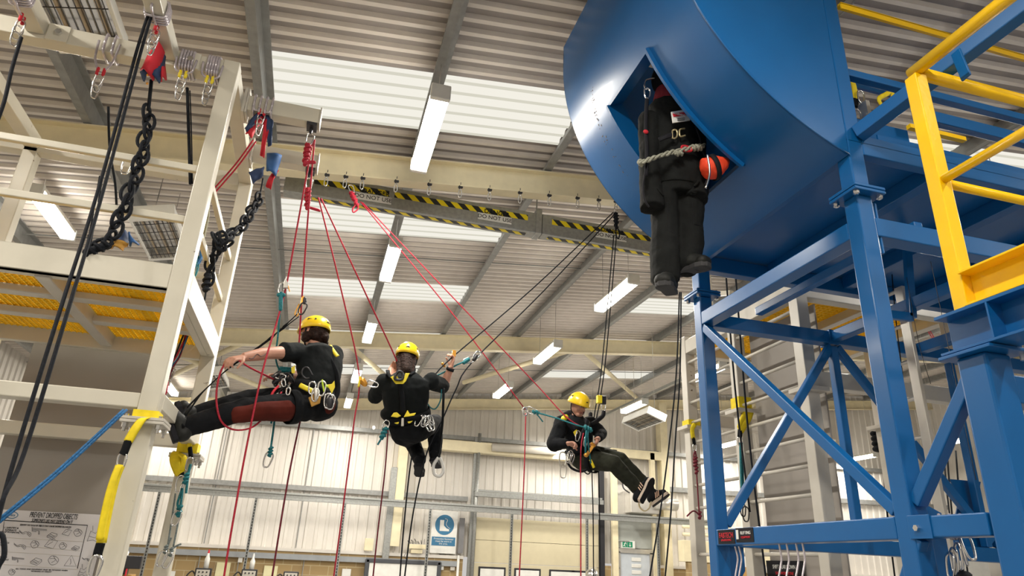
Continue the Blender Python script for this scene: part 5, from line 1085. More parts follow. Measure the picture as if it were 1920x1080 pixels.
def boot(t_, ank, heel, toe, sole_n, mat, solemat, size=1.0, stripes=False, shaft=None, nm='boot'):
    ank, heel, toe = V(ank), V(heel), V(toe); L = toe - heel; d = L.normalized(); n = V(sole_n); n = (n - d * n.dot(d)).normalized(); sd = d.cross(n); l = L.length; up = -n
    m = MB(); h0 = heel + d * .035 + up * .045; t0 = toe - d * .04 + up * .032; md = (h0 + t0) / 2 + up * .02
    m.cap(h0, md, .040 * size, .043 * size).cap(md, t0, .043 * size, .034 * size).cap(h0 + up * .01, ank, .042 * size, .042 * size).cap(md + up * .008, ank, .035 * size, .040 * size).cap(t0 + sd * .012, t0 - sd * .012, .034 * size, .034 * size)
    if shaft is not None: m.cap(ank, V(shaft), .047 * size, .050 * size)
    o = m.build(nm, mat, t_, True); remesh(o, .006, 3)
    pts = []
    for u, w_ in ((0, .018), (.04, .032), (.25, .034), (.5, .036), (.72, .046), (.9, .04), (1, .016)): pts.append(heel + L * u + sd * w_ * size)
    for u, w_ in ((1, -.016), (.9, -.04), (.72, -.046), (.5, -.034), (.25, -.034), (.04, -.032), (0, -.018)): pts.append(heel + L * u + sd * w_ * size)
    so = MB().plate([p + up * .004 for p in pts], .030, n).build('sole', solemat, o, bevel=.003)
    tr = MB()
    for k in range(7):
        u = .06 + k * .145
        if .38 < u < .5: continue
        p = heel + L * u + n * .004; tr.bar(p - sd * .036, p + sd * .036, l * .07, .014, n)
    if not stripes: tr.build('tread', solemat, o, bevel=.002)
    else:
        MB().plate([p + n * .013 for p in pts], .006, n).build('outsole', INK, o)
        for sg in (-1, 1):
            for k in range(3): p = heel + L * (.42 + .09 * k) + up * .045 + sd * sg * .0435; MB().bar(p - d * .018 - up * .022, p + d * .012 + up * .025, .007, .008, d).build('side_stripe', paint('stripe_tan', (.62, .40, .28), .6), o)
    lc = MB()
    for k in range(4): p = md + up * .03 + (ank - md) * (.12 + .2 * k) + d * .02; lc.cap(p - sd * .03, p + sd * .03, .004, .004, 6)
    lc.build('laces', INK if not stripes else BLACK, o, True)
    return o
def torso(m, pts, wd, side, k=1.0): m.loft(pts, [(a * k, b * k) for a, b in wd], 20, side=side)

BOOTM = paint('boot_leather', (.012, .013, .012), .6, spec=.3, var=.4, scale=30)
# ---------- person one: braced against the tower
t = thing('person', 'person in black tee and yellow helmet braced with boots against the white tower', 'person', AY(585, 755, 5.0)); t1_ = t
Pv, Wa, Ch, Nk, Hd = AY(583, 752, 5.0), AY(596, 718, 5.02), AY(600, 680, 5.06), AY(592, 652, 5.10), AY(589, 624, 5.15)
f = V(-.66, .72, -.12); rr_ = f.cross(V(0, 0, 1)).normalized()
SL, SR = AY(558, 660, 4.95), AY(626, 664, 5.17); EL, WL = AY(503, 662, 4.76), AY(456, 670, 4.62); ER, WRr = AY(556, 706, 5.28), AY(529, 716, 5.08)
HL, HR = AY(572, 762, 4.93), AY(585, 752, 5.12); KL, KR = AY(462, 766, 4.72), AY(472, 748, 5.0); AL, AR = AY(352, 800, 4.60), AY(366, 778, 4.92)
b = MB(); r, ff, u = head(b, Hd, (-.75, .62, -.1), (.0, .1, 1)); b.cap(Nk - V(0, 0, .03), Hd - V(0, 0, .05), .058, .055)
torso(b, [Nk - V(0, 0, .0), Ch + V(0, 0, .06), Ch, Wa, Pv], [(.06, .055), (.165, .095), (.165, .105), (.145, .1), (.155, .115)], rr_)
limb(b, [SL, EL], [.050, .043]); b.loft([EL, EL.lerp(WL, .3), WL], [(.041, .041), (.043, .04), (.030, .025)], 12, side=(0, 0, 1)); limb(b, [SR, ER, WRr], [.052, .042, .028])
hand(b, WL, AY(437, 673, 4.57) - WL, (0, .5, -1), .75, 1); hand(b, WRr, V(-.8, -.1, .35), (0, -.3, -1), .95, 1, 1.0)
limb(b, [HL, KL, AL], [.075, .055, .04]); limb(b, [HR, KR, AR], [.075, .055, .04])
bd = remesh(b.build('body', SKIN, t, True), .0055, 3)
MB().path([AY(500, 662, 4.70), AY(490, 668, 4.66), AY(482, 664, 4.65), AY(474, 672, 4.62), AY(467, 672, 4.61)], .0035, 5).build('forearm_tattoo', paint('tattoo', (.12, .07, .06), .6), t, True)
face(t, Hd, r, ff, u, t)
s = MB(); torso(s, [Nk + V(0, 0, .02), Nk - V(0, 0, .015), Ch + V(0, 0, .055), Ch, Wa.lerp(Ch, .4), Wa, Pv + V(0, 0, .05)], [(.066, .062), (.11, .08), (.192, .118), (.196, .128), (.182, .125), (.165, .118), (.165, .12)], rr_)
s.ell(SL - V(0, 0, .01), (.075, .07, .075)).ell(SR - V(0, 0, .01), (.075, .075, .08)); limb(s, [SL, SL.lerp(EL, .42)], [.072, .066]); s.loft([SL.lerp(EL, .1), SL.lerp(EL, .5)], [.070, .072], 16); limb(s, [SR, SR.lerp(ER, .6)], [.07, .068])
remesh(s.build('tee_shirt', TEE, t, True), .009, 3, .012, .09)
p = MB(); torso(p, [Wa - V(0, 0, .03), Pv + V(0, 0, .03), Pv - V(0, 0, .045)], [(.16, .115), (.175, .135), (.15, .13)], rr_); p.ell(Pv + V(.05, -.01, -.02), (.145, .13, .12)); p.cap(Pv, Pv + (HL + HR - Pv * 2) * .5, .13, .11)
limb(p, [HL, HL.lerp(KL, .5), KL, KL.lerp(AL, .4), AL], [.105, .092, .074, .075, .062]); limb(p, [HR, HR.lerp(KR, .5), KR, KR.lerp(AR, .4), AR], [.105, .090, .072, .072, .060])
remesh(p.build('trousers', BLACK, t, True), .009, 3, .014, .07)
m = MB(); dn = V(.0, -.030, -.022); limb(m, [HL.lerp(KL, .35) + dn, HL.lerp(KL, .8) + dn, KL.lerp(AL, .18) + dn], [.082, .070, .060]); remesh(m.build('thigh_panel', RUST, t, True), .009, 3, .01, .07)
m = MB().ell(Pv + V(.115, -.06, -.03), (.06, .07, .07)); remesh(m.build('seat_panel', RUST, t, True), .009, 3)
hm = MB(); rnd = random.Random(4)
for k in range(46):
    a = rnd.uniform(0, 2 * math.pi); z = rnd.uniform(-.085, .02); ca, sa = math.cos(a), math.sin(a)
    if sa > .35: continue
    hm.ell(Hd + r * .078 * ca + ff * .098 * sa * (1 if sa < 0 else .5) + u * z, rnd.uniform(.020, .032))
hm.ell(Hd - ff * .03 - u * .02, (.08, .09, .085)); remesh(hm.build('hair', HAIR, t, True), .006, 1, .012, .02)
helmet(t, Hd, r, ff, u)
boot(t, AL, AY(329, 830, 4.56), AY(307, 766, 4.56), (-1, -.25, -.1), BOOTM, INK, 1.12, shaft=AL.lerp(KL, .14)); boot(t, AR, AY(345, 800, 4.86), AY(330, 754, 4.86), (-1, -.25, -.1), BOOTM, INK, 1.08, shaft=AR.lerp(KR, .14))
H = MB(); band(H, Wa.lerp(Pv, .62), Wa - Pv, rr_, .178, .148, .055); H.build('waist_belt', BLACK, t, True)
H = MB(); band(H, HL.lerp(KL, .24), HL - KL, (0, 0, 1), .112, .108, .06); H.build('leg_loop', BLACK, t, True)
H = MB(); band(H, HR.lerp(KR, .28), HR - KR, (0, 0, 1), .110, .106, .06); H.build('leg_loop', BLACK, t, True)
def PB(px, py, Y): return AY(px, py, Y)
MB().ribbon([PB(607, 655, 4.96), PB(622, 680, 4.96), PB(632, 705, 4.97), PB(632, 740, 4.95), PB(615, 755, 4.93)], .035, .012, (1, 0, 0)).build('shoulder_strap', BLACK, t, True)
MB().ribbon([PB(618, 648, 5.0), PB(628, 662, 4.98), PB(633, 668, 4.97)], .03, .014, (1, 0, 0)).build('yellow_strap', HYEL, t, True)
MB().plate([PB(609, 722, 4.86), PB(622, 720, 4.86), PB(627, 714, 4.86), PB(628, 726, 4.86), PB(622, 738, 4.86), PB(617, 728, 4.86)], .012, (0, 1, 0)).build('yellow_pad', HYEL, t)
MB().ribbon([PB(562, 722, 4.82), PB(574, 728, 4.80), PB(588, 734, 4.80)], .035, .012, (0, 0, 1)).build('yellow_strap', HYEL, t, True)
MB().plate([PB(546, 690, 4.90), PB(553, 685, 4.90), PB(553, 700, 4.90), PB(547, 700, 4.90)], .012, (0, 1, 0)).build('yellow_strap', HYEL, t)
MB().plate([PB(504, 770, 4.80), PB(512, 768, 4.80), PB(514, 776, 4.80), PB(507, 777, 4.80)], .01, (0, 1, 0)).build('yellow_label', HYEL, t); MB().plate([PB(533, 774, 4.80), PB(549, 774, 4.80), PB(549, 779, 4.80), PB(533, 779, 4.80)], .01, (0, 1, 0)).build('yellow_label', HYEL, t)
MB().plate([PB(518, 738, 4.81), PB(522, 736, 4.81), PB(520, 760, 4.81), PB(515, 760, 4.81)], .006, (0, 1, 0)).build('grey_label', GREYW, t)
MB().plate([PB(578, 746, 4.80), PB(590, 739, 4.80), PB(602, 743, 4.80), PB(600, 756, 4.80), PB(584, 763, 4.80)], .02, (0, 1, 0)).build('tan_pouch', paint('tan_leather', (.42, .22, .03), .6), t, bevel=.004)
m = MB().path([PB(586, 704, 4.83), PB(578, 690, 4.83), PB(570, 690, 4.83), PB(566, 700, 4.83), PB(572, 709, 4.83), PB(580, 709, 4.83)], .006, 6).build('side_ring', DARKM, t, True)
for (a, bq, mt, sz) in ((586, 716, STEEL, .085), (592, 728, STEEL, .09), (604, 715, ALU, .1), (616, 738, STEEL, .1), (621, 740, STEEL, .1), (541, 727, STEEL, .05)): karab(MB(), PB(a, bq, 4.79), sz, (.05, 0, -1), r=.006).build('carabiner', mt, t, True)
MB().cap(PB(592, 731, 4.78), PB(592, 750, 4.78), .014, .009, 8).build('hammer_handle', ALU, t, True)
MB().cap(PB(618, 752, 4.8), PB(618, 762, 4.8), .03, .025, 8).build('device', DARKM, t, True); MB().path([PB(604, 712, 4.79), PB(605, 720, 4.79), PB(608, 735, 4.79)], .006, 6).build('lime_tool', paint('lime', (.55, .75, .05), .5), t, True); MB().ell(PB(613, 724, 4.79), .010).build('lime_disc', MATS['lime'], t, True)
# chest gear cluster at lap
m = MB(); rnd = random.Random(9)
for k in range(14): karab(m, PB(528 + rnd.uniform(-8, 20), 700 + rnd.uniform(-4, 22), 4.92 + rnd.uniform(-.04, .06)), rnd.uniform(.05, .09), (rnd.uniform(-1, 1), 0, -1), (rnd.uniform(-1, 1), 1, 0), .007)
m.build('gear_cluster', DARKM, t, True)
m = MB(); karab(m, PB(516, 705, 4.88), .07, (1, 0, 0), (0, 0, 1), .006); karab(m, PB(530, 712, 4.86), .05, (.4, 0, -1)); m.build('carabiner', STEEL, t, True)
MB().cap(PB(527, 693, 4.98), PB(544, 694, 4.98), .022, .022, 8).build('teal_knot', TROPE, t, True)
rope('red cord looped around the first person\'s thigh', [(522, 724, 4.84), (512, 735, 4.80), (505, 752, 4.78), (497, 765, 4.78)], REDF, .009, cat='cord')
# devices
t = thing('descender_device', 'yellow and black descender on the red rope above the first helmet', 'rope device', AY(566, 562, 4.85))
MB().box(AY(563, 570, 4.84), AY(570, 557, 4.87)).build('body_plate', GOLD, t, bevel=.004); MB().cap(AY(571, 560, 4.85), AY(571, 567, 4.85), .014, .016, 8).build('cam', DARKM, t, True)
MB().path([AY(561, 570, 4.84), AY(553, 588, 4.84), AY(558, 592, 4.84), AY(562, 578, 4.84)], .005, 6).build('orange_link', GOLD, t, True); karab(MB(), AY(571, 568, 4.84), .09, AY(562, 592, 4.84) - AY(571, 568, 4.84), r=.006).build('carabiner', DARKM, t, True)
t = thing('backup_device', 'grey backup device on the red rope left of the first helmet', 'rope device', AY(536, 535, 4.7))
MB().plate([AY(532, 530, 4.68), AY(536, 521, 4.68), AY(540, 532, 4.68), AY(540, 541, 4.68), AY(531, 541, 4.68)], .03, (0, 1, 0)).build('housing', ALU, t, bevel=.004); MB().cap(AY(540, 536, 4.68), AY(543, 546, 4.68), .005, .004, 6).build('trigger', GOLD, t, True)
karab(MB(), AY(530, 530, 4.7), .08, AY(526, 548, 4.7) - AY(530, 530, 4.7), r=.005).build('carabiner', STEEL, t, True)
tl = MB(); tl.cap(AY(527, 551, 4.7), AY(526, 580, 4.7), .016, .013, 8); tl.cap(AY(523, 553, 4.7), AY(531, 553, 4.7), .016, .016, 8); tl.path([AY(525, 580, 4.72), AY(521, 630, 4.8), AY(517, 668, 4.9), (AY(522, 690, 4.95)), AY(530, 695, 4.98)], .006); tag(tl.build('teal_lanyard', TROPE, None, True), 'teal lanyard hanging from the grey backup device to the first person', 'lanyard')
st = MB(); st.ribbon([AY(556, 590, 4.84), AY(540, 605, 4.8), AY(500, 640, 4.8), AY(430, 690, 4.75), AY(385, 730, 4.7), AY(350, 765, 4.68)], .022, .008, (.6, 0, .8)); st.ribbon([AY(560, 594, 4.84), AY(540, 609, 4.8), AY(520, 625, 4.8)], .014, .006, (.6, 0, .8)); st.ribbon([AY(385, 730, 4.7), AY(372, 745, 4.68), AY(345, 785, 4.62)], .02, .008, (.6, 0, .8)); st.path([AY(350, 765, 4.68), AY(338, 785, 4.58), AY(345, 800, 4.52)], .008)
tag(st.build('foot_loop_strap', BLACK, None, True), 'black foot loop strap from the yellow descender to the first person\'s boots', 'strap')
lt = MB(); lt.path([AY(516, 778, 4.95), AY(512, 810, 4.95), AY(507, 845, 4.95)], .007); lt.path([AY(513, 778, 4.95), AY(510, 788, 4.95), AY(508, 794, 4.95)], .007); knotmesh(lt, AY(507, 847, 4.95), .007, .026, 3)
t = thing('teal_lanyard', 'teal lanyard with one big carabiner hanging below the first person', 'lanyard', AY(512, 800, 4.95)); lt.build('teal_cord', TROPE, t, True); karab(MB(), AY(506, 848, 4.95), .10, AY(500, 870, 4.95) - AY(507, 847, 4.95), r=.006).build('carabiner', STEEL, t, True)

# ---------- person two: seen from behind
t = thing('person', 'person seen from behind in yellow helmet, right hand raised on a black rope', 'person', AY(762, 790, 5.8))
Y2 = 5.8; Pv, Wa, Ch, Nk, Hd = AY(768, 802, 5.92), AY(762, 768, 5.84), AY(760, 728, 5.78), AY(762, 700, 5.80), AY(763, 670, 5.88)
f = V(.12, 1, .05); rr_ = V(1, -.1, .08).normalized(); u0 = V(.06, -.15, 1)
SL, SR = AY(722, 716, 5.80), AY(808, 715, 5.80); EL, WL = AY(704, 742, 6.0), AY(730, 704, 6.15); ER, WRr = AY(831, 724, 5.98), AY(846, 688, 5.9)
HL, HR = AY(755, 812, 5.95), AY(790, 803, 5.95); KL, KR = AY(772, 826, 6.28), AY(816, 792, 6.3); AL, AR = AY(787, 862, 6.10), AY(816, 850, 6.12)
b = MB(); r, ff, u = head(b, Hd, (.15, 1, -.05), u0); b.cap(Nk - V(0, 0, .03), Hd - V(0, 0, .05), .058, .055)
torso(b, [Nk, Ch + V(0, 0, .06), Ch, Wa, Pv], [(.06, .055), (.165, .095), (.165, .105), (.14, .1), (.15, .115)], rr_)
limb(b, [SL, EL, WL], [.052, .042, .028]); limb(b, [SR, ER], [.052, .044]); b.loft([ER, ER.lerp(WRr, .3), WRr], [(.042, .042), (.043, .04), (.028, .022)], 12, side=(1, 0, 0))
hand(b, WRr, AY(850, 670, 5.9) - WRr, (-.9, -.2, .1), 1.1, -1); hand(b, WL, V(.4, .3, 1), (0, -1, 0), .8, 1)
limb(b, [HL, KL, AL], [.075, .055, .04]); limb(b, [HR, KR, AR], [.075, .055, .04])
remesh(b.build('body', SKIN, t, True), .0055, 3); face(t, Hd, r, ff, u, t)
s = MB(); torso(s, [Nk + V(0, 0, .02), Nk - V(0, 0, .02), Ch + V(0, 0, .05), Ch, Wa.lerp(Ch, .5), Wa, Pv + V(0, 0, .04)], [(.066, .062), (.12, .085), (.20, .118), (.205, .128), (.198, .128), (.185, .122), (.19, .13)], rr_)
s.ell(SL, .078).ell(SR, .078); limb(s, [SL, EL, EL.lerp(WL, .45)], [.078, .072, .058]); limb(s, [SR, SR.lerp(ER, .95)], [.076, .070])
s.ell(Wa - rr_ * .15 - V(0, 0, .04), (.07, .08, .06)); remesh(s.build('black_top', TEE, t, True), .009, 3, .018, .09)
p = MB(); torso(p, [Wa - V(0, 0, .06), Pv + V(0, 0, .03), Pv - V(0, 0, .05)], [(.17, .12), (.185, .14), (.15, .13)], rr_); p.ell(Pv - V(0, 0, .03), (.17, .14, .11))
limb(p, [HL, HL.lerp(KL, .5), KL, KL.lerp(AL, .5), AL], [.105, .09, .074, .068, .058]); limb(p, [HR, HR.lerp(KR, .5), KR, KR.lerp(AR, .5), AR], [.105, .09, .076, .070, .058])
remesh(p.build('trousers', BLACK, t, True), .009, 3, .014, .07)
hm = MB().ell(Hd - ff * .02 - u * .02, (.082, .095, .09)).cap(Hd - ff * .08 - u * .03, Nk - ff * .09 - V(0, 0, .0), .055, .045).cap(Hd - ff * .05 - u * .03 - r * .05, Nk - ff * .07 - r * .06 - V(0, 0, .02), .04, .022).cap(Hd - ff * .05 - u * .03 + r * .05, Nk - ff * .06 + r * .05, .04, .02); remesh(hm.build('hair', HAIR, t, True), .006, 1, .012, .02)
helmet(t, Hd, r, ff, u)
boot(t, AL, AY(783, 872, 6.03), AL + V(.04, .17, -.12), (0, -.1, -1), BLACK, INK, 1.05, shaft=AL.lerp(KL, .14)); boot(t, AR, AY(812, 862, 6.05), AR + V(.06, .17, -.1), (0, -.1, -1), BLACK, INK, 1.05, shaft=AR.lerp(KR, .14))
band(MB(), Wa.lerp(Pv, .3), Wa - Pv, rr_, .196, .135, .06).build('waist_belt', BLACK, t, True)
Yb = 5.64
def sh(name, mat, pts, th=.012, Y=Yb): return MB().plate([AY(a, b_, Y) for a, b_ in pts], th, (0, 1, 0)).build(name, mat, t, bevel=.003)
sh('dorsal_pad', HYEL, [(732, 707), (743, 703), (748, 711), (757, 711), (760, 700), (768, 700), (761, 715), (756, 720), (742, 720)], Y=5.645)
MB().path([AY(742, 702, 5.62), AY(741, 711, 5.62), AY(754, 711, 5.62), AY(755, 700, 5.62), AY(748, 696, 5.62), AY(742, 702, 5.62)], .012, 6).build('dorsal_ring', DARKM, t, True)
MB().ribbon([AY(733, 708, 5.67), AY(728, 700, 5.72), AY(727, 694, 5.8)], .035, .01, (1, 0, 0)).build('shoulder_strap', BLACK, t, True); MB().ribbon([AY(767, 702, 5.67), AY(775, 697, 5.72), AY(776, 690, 5.8)], .035, .01, (1, 0, 0)).build('shoulder_strap', BLACK, t, True)
MB().ribbon([AY(750, 719, 5.65), AY(754, 745, 5.66), AY(756, 775, 5.68)], .045, .01, (1, 0, 0)).build('back_strap', BLACK, t, True)
sh('yellow_panel', HYEL, [(733, 781), (738, 774), (744, 773), (752, 780), (745, 783)], Y=5.67); sh('yellow_panel', HYEL, [(757, 782), (764, 769), (768, 776), (780, 774), (777, 779), (766, 781)], Y=5.67)
sh('yellow_panel', HYEL, [(739, 793), (748, 791), (747, 795), (743, 795)], Y=5.70); sh('yellow_panel', HYEL, [(764, 791), (774, 789), (770, 793), (766, 794)], Y=5.70); sh('grey_tab', GREYW, [(753, 784), (757, 784), (757, 799), (752, 799)], Y=5.68) 
m = MB(); rnd = random.Random(5)
for k in range(7): karab(m, AY(792 + rnd.uniform(-6, 14), 782 + rnd.uniform(-3, 10), 5.74), rnd.uniform(.07, .1), (rnd.uniform(-.6, .6), 0, -1), (1, rnd.uniform(-1, 1), 0), .006)
m.build('gear_cluster', STEEL, t, True)
MB().path([AY(798, 766, 5.8), AY(792, 764, 5.8), AY(792, 775, 5.8), AY(800, 774, 5.8)], .008, 6).build('side_ring', DARKM, t, True)
m = MB(); karab(m, AY(726, 788, 5.78), .10, (-.2, 0, -1), r=.006); m.build('carabiner', STEEL, t, True)
m = MB(); knotmesh(m, AY(720, 812, 5.78), .010, .04, 3, (.3, 0, 1)); m.path([AY(722, 805, 5.78), AY(716, 820, 5.78), AY(708, 834, 5.78)], .008); m.build('teal_cord', TROPE, t, True)
band(MB(), WRr.lerp(ER, .12), WRr - ER, (1, 0, 0), .031, .027, .028).build('wrist_watch', INK, t, True)
t = thing('hand_ascender', 'yellow and black rope device behind the second person\'s left elbow', 'rope device', AY(680, 717, 5.7))
MB().box(AY(671, 724, 5.68), AY(676, 708, 5.74)).build('frame', HYEL, t, bevel=.004); MB().cap(AY(679, 714, 5.7), AY(684, 720, 5.7), .030, .024, 10).build('cam', GOLD, t, True); karab(MB(), AY(687, 718, 5.7), .10, (1, 0, -.1), (0, 0, 1), r=.006).build('carabiner', STEEL, t, True)
t = thing('rope_grab', 'small gold rope grab above the second person\'s raised fist', 'rope device', AY(851, 663, 5.9))
MB().box(AY(848, 668, 5.88), AY(854, 659, 5.92)).build('housing', GOLD, t, bevel=.003); MB().cap(AY(833, 686, 5.9), AY(830, 682, 5.9), .014, .014, 8).build('cam', GOLD, t, True)
t = thing('shunt_device', 'silver device joining the lower black rope and the teal lanyard', 'rope device', AY(895, 668, 5.95))
karab(MB(), AY(898, 660, 5.94), .09, AY(886, 676, 5.94) - AY(898, 660, 5.94), r=.009).build('frame', STEEL, t, True); MB().cap(AY(889, 674, 5.94), AY(893, 668, 5.94), .02, .018, 8).build('body_plate', DARKM, t, True)
karab(MB(), AY(889, 671, 5.94), .11, AY(872, 678, 5.94) - AY(889, 671, 5.94), r=.005).build('carabiner', STEEL, t, True)
m = MB(); m.path([AY(873, 677, 5.94), AY(855, 685, 5.93), AY(840, 694, 5.92), AY(822, 703, 5.95), AY(812, 706, 6.0)], .008).cap(AY(878, 674, 5.94), AY(870, 680, 5.94), .02, .018, 8); tag(m.build('teal_lanyard', TROPE, None, True), 'teal lanyard between the silver device and the second person\'s chest', 'lanyard')
rope('dark teal cord slack loop below the second person\'s right arm', [(828, 730, 5.85), (826, 750, 5.85), (817, 766, 5.85), (807, 764, 5.85), (798, 750, 5.85)], TROPE, .006, cat='cord')
rope('black webbing strap hanging beside the second person\'s right hip', [(832, 728, 5.85), (831, 760, 5.85), (829, 800, 5.9), (822, 850, 6.0)], BLACK, .011, cat='strap')
tag(MB().path([AY(822, 858, 6.0), AY(813, 872, 6.0), AY(814, 888, 6.0), (AY(824, 893, 6.0)), AY(831, 884, 6.0), AY(829, 868, 6.0), AY(824, 858, 6.0)], .014, 6).build('foot_loop', PLAS, None, True), 'white foot loop dangling at the second person\'s right heel', 'foot loop')
tag(MB().ell(AY(701, 802, 16.0), (.035, .02, .05)).build('hanging_tag', PLAS, None, True), 'small white and red tag hung on the back wall rail left of the second person', 'tag')

# ---------- person three: facing, legs out to the right
t = thing('person', 'person in dark hoodie, olive trousers and striped trainers looking down while hanging', 'person', AY(1090, 862, 6.4))
Pv, Wa, Ch, Nk, Hd = AY(1092, 858, 6.46), AY(1086, 832, 6.46), AY(1082, 803, 6.44), AY(1081, 783, 6.42), AY(1084, 760, 6.36)
f = V(.55, -.8, -.15); rr_ = V(-.8, -.55, .05).normalized()
SL, SR = AY(1106, 794, 6.52), AY(1054, 794, 6.38); ER, WRr = AY(1038, 833, 6.28), AY(1063, 832, 6.12); EL, WL = AY(1127, 813, 6.48), AY(1121, 823, 6.26)
HR, HL = AY(1098, 862, 6.40), AY(1108, 852, 6.52); KR, KL = AY(1150, 868, 6.10), AY(1162, 862, 6.30); AR, AL = AY(1194, 915, 6.08), AY(1216, 915, 6.28)
b = MB(); r, ff, u = head(b, Hd, (.30, -.88, -.38), (.10, -.1, 1), .95); b.cap(Nk - V(0, 0, .03), Hd - V(0, 0, .04), .056, .053)
torso(b, [Nk, Ch + V(0, 0, .06), Ch, Wa, Pv], [(.06, .055), (.16, .09), (.16, .10), (.135, .1), (.15, .115)], rr_)
limb(b, [SR, ER, WRr], [.05, .042, .027]); limb(b, [SL, EL, WL], [.05, .042, .027])
hand(b, WRr, AY(1077, 831, 6.06) - WRr, (0, -.3, -1), 1.25, 1, 1.0); hand(b, WL, AY(1116, 838, 6.2) - WL, (-1, -.2, 0), .75, -1, 1.0)
limb(b, [HL, KL, AL], [.075, .055, .04]); limb(b, [HR, KR, AR], [.075, .055, .04])
remesh(b.build('body', SKIN, t, True), .0055, 3); face(t, Hd, r, ff, u, t)
s = MB(); torso(s, [Nk + V(0, 0, .015), Nk - V(0, 0, .03), Ch + V(0, 0, .045), Ch, Wa.lerp(Ch, .5), Wa, Pv + V(0, 0, .02)], [(.072, .07), (.125, .09), (.185, .118), (.19, .128), (.18, .125), (.172, .122), (.175, .13)], rr_)
s.ell(SL, .078).ell(SR, .082); limb(s, [SR, ER, WRr.lerp(ER, .12)], [.08, .072, .045]); limb(s, [SL, EL, WL.lerp(EL, .15)], [.078, .065, .045]); s.ell(Nk - ff * .09 - V(0, 0, .01), (.10, .08, .06))
remesh(s.build('hoodie', BLACK, t, True), .009, 3, .018, .08)
p = MB(); torso(p, [Wa - V(0, 0, .06), Pv + V(0, 0, .02), Pv - V(0, 0, .04)], [(.15, .11), (.17, .13), (.14, .12)], rr_); p.cap(Pv, (HL + HR) * .5, .125, .11)
limb(p, [HR, HR.lerp(KR, .5), KR, KR.lerp(AR, .5), AR], [.102, .093, .080, .072, .062]); limb(p, [HL, HL.lerp(KL, .5), KL, KL.lerp(AL, .5), AL], [.10, .09, .076, .068, .058])
remesh(p.build('trousers', OLIVE, t, True), .009, 3, .016, .06)
helmet(t, Hd, r, ff, u); SOLE = paint('tan_sole', (.52, .42, .33), .6)
boot(t, AR + V(.02, 0, -.01), AY(1200, 942, 5.98), AY(1224, 897, 6.0), (.45, -.85, -.2), BLACK, SOLE, .98, stripes=True, nm='trainer'); boot(t, AL + V(.02, 0, -.02), AY(1222, 948, 6.22), AY(1254, 925, 6.16), (.3, -.35, -.9), BLACK, SOLE, .98, stripes=True, nm='trainer')
band(MB(), Wa.lerp(Pv, .5), Wa - Pv, rr_, .186, .140, .055).build('waist_belt', BLACK, t, True)
band(MB(), HR.lerp(KR, .3), HR - KR, (0, 0, 1), .112, .108, .05).build('leg_loop', BLACK, t, True)
MB().ribbon([AY(1107, 862, 6.22), AY(1111, 870, 6.2), AY(1114, 877, 6.2)], .03, .01, (1, 0, 0)).build('yellow_strap', HYEL, t, True)
MB().cap(AY(1057, 785, 6.24), AY(1061, 782, 6.24), .028, .026, 10).build('shoulder_buckle', HYEL, t, True)
for pts in (((1058, 783), (1070, 800), (1084, 815), (1090, 832)), ((1102, 787), (1098, 800), (1092, 815), (1090, 832))): MB().ribbon([AY(a, b_, 6.24) for a, b_ in pts], .04, .012, (1, 0, .2)).build('shoulder_strap', INK, t, True)
MB().plate([AY(1075, 810, 6.2), AY(1081, 805, 6.2), AY(1083, 812, 6.2), AY(1078, 817, 6.2)], .01, (0, 1, 0)).build('yellow_tab', HYEL, t)
m = MB(); rnd = random.Random(11)
for (a, b_) in ((1068, 848), (1071, 845), (1074, 850), (1085, 808), (1100, 818)): karab(m, AY(a, b_, 6.2), .10, (-.2, 0, -1), (1, .4, 0), .0055)
m.build('carabiner', STEEL, t, True)
m = MB(); karab(m, AY(1055, 848, 6.3), .14, (0, 0, -1), r=.006); karab(m, AY(1056, 872, 6.3), .12, (0, 0, -1), r=.006); m.build('hanging_carabiner', ALU, t, True)
m = MB(); m.path([AY(1063, 865, 6.35), AY(1072, 878, 6.35), AY(1090, 884, 6.33), AY(1105, 878, 6.3)], .012); m.path([AY(1095, 884, 6.3), AY(1103, 889, 6.3), AY(1110, 880, 6.3)], .006); m.build('seat_strap', INK, t, True)
MB().box(AY(1112, 772, 6.6), AY(1102, 800, 6.66)).build('backpack', INK, t, bevel=.02)
t = thing('foot_loop', 'cream foot loop hooked on the seated person\'s trainers', 'foot loop', AY(1210, 950, 6.1))
MB().ribbon([AY(1198, 938, 6.08), AY(1199, 950, 6.08), AY(1208, 958, 6.06), AY(1217, 953, 6.06), AY(1220, 942, 6.08)], .05, .012, (.2, 1, 0)).build('webbing', paint('cream_webbing', (.72, .62, .4), .7), t, True)
t = thing('lever_descender', 'gold lever descender held in the seated person\'s left hand', 'rope device', AY(1110, 842, 6.15))
MB().bar(AY(1100, 854, 6.14), AY(1112, 836, 6.12), .016, .03).build('lever', GOLD, t, bevel=.004); MB().cap(AY(1099, 853, 6.12), AY(1102, 851, 6.12), .022, .018, 8).build('cam', GOLD, t, True); MB().cap(AY(1110, 832, 6.12), AY(1114, 836, 6.12), .016, .014, 8).build('pivot', GOLD, t, True)
t = thing('rope_ring', 'silver ring and carabiner where two red ropes meet left of the seated person', 'carabiner', AY(986, 768, 6.4))
karab(MB(), AY(984, 764, 6.4), .08, (.1, 0, -1), r=.010).build('ring', STEEL, t, True); karab(MB(), AY(986, 767, 6.4), .12, AY(1004, 773, 6.35) - AY(986, 767, 6.4), (0, 0, 1), r=.006).build('carabiner', STEEL, t, True)
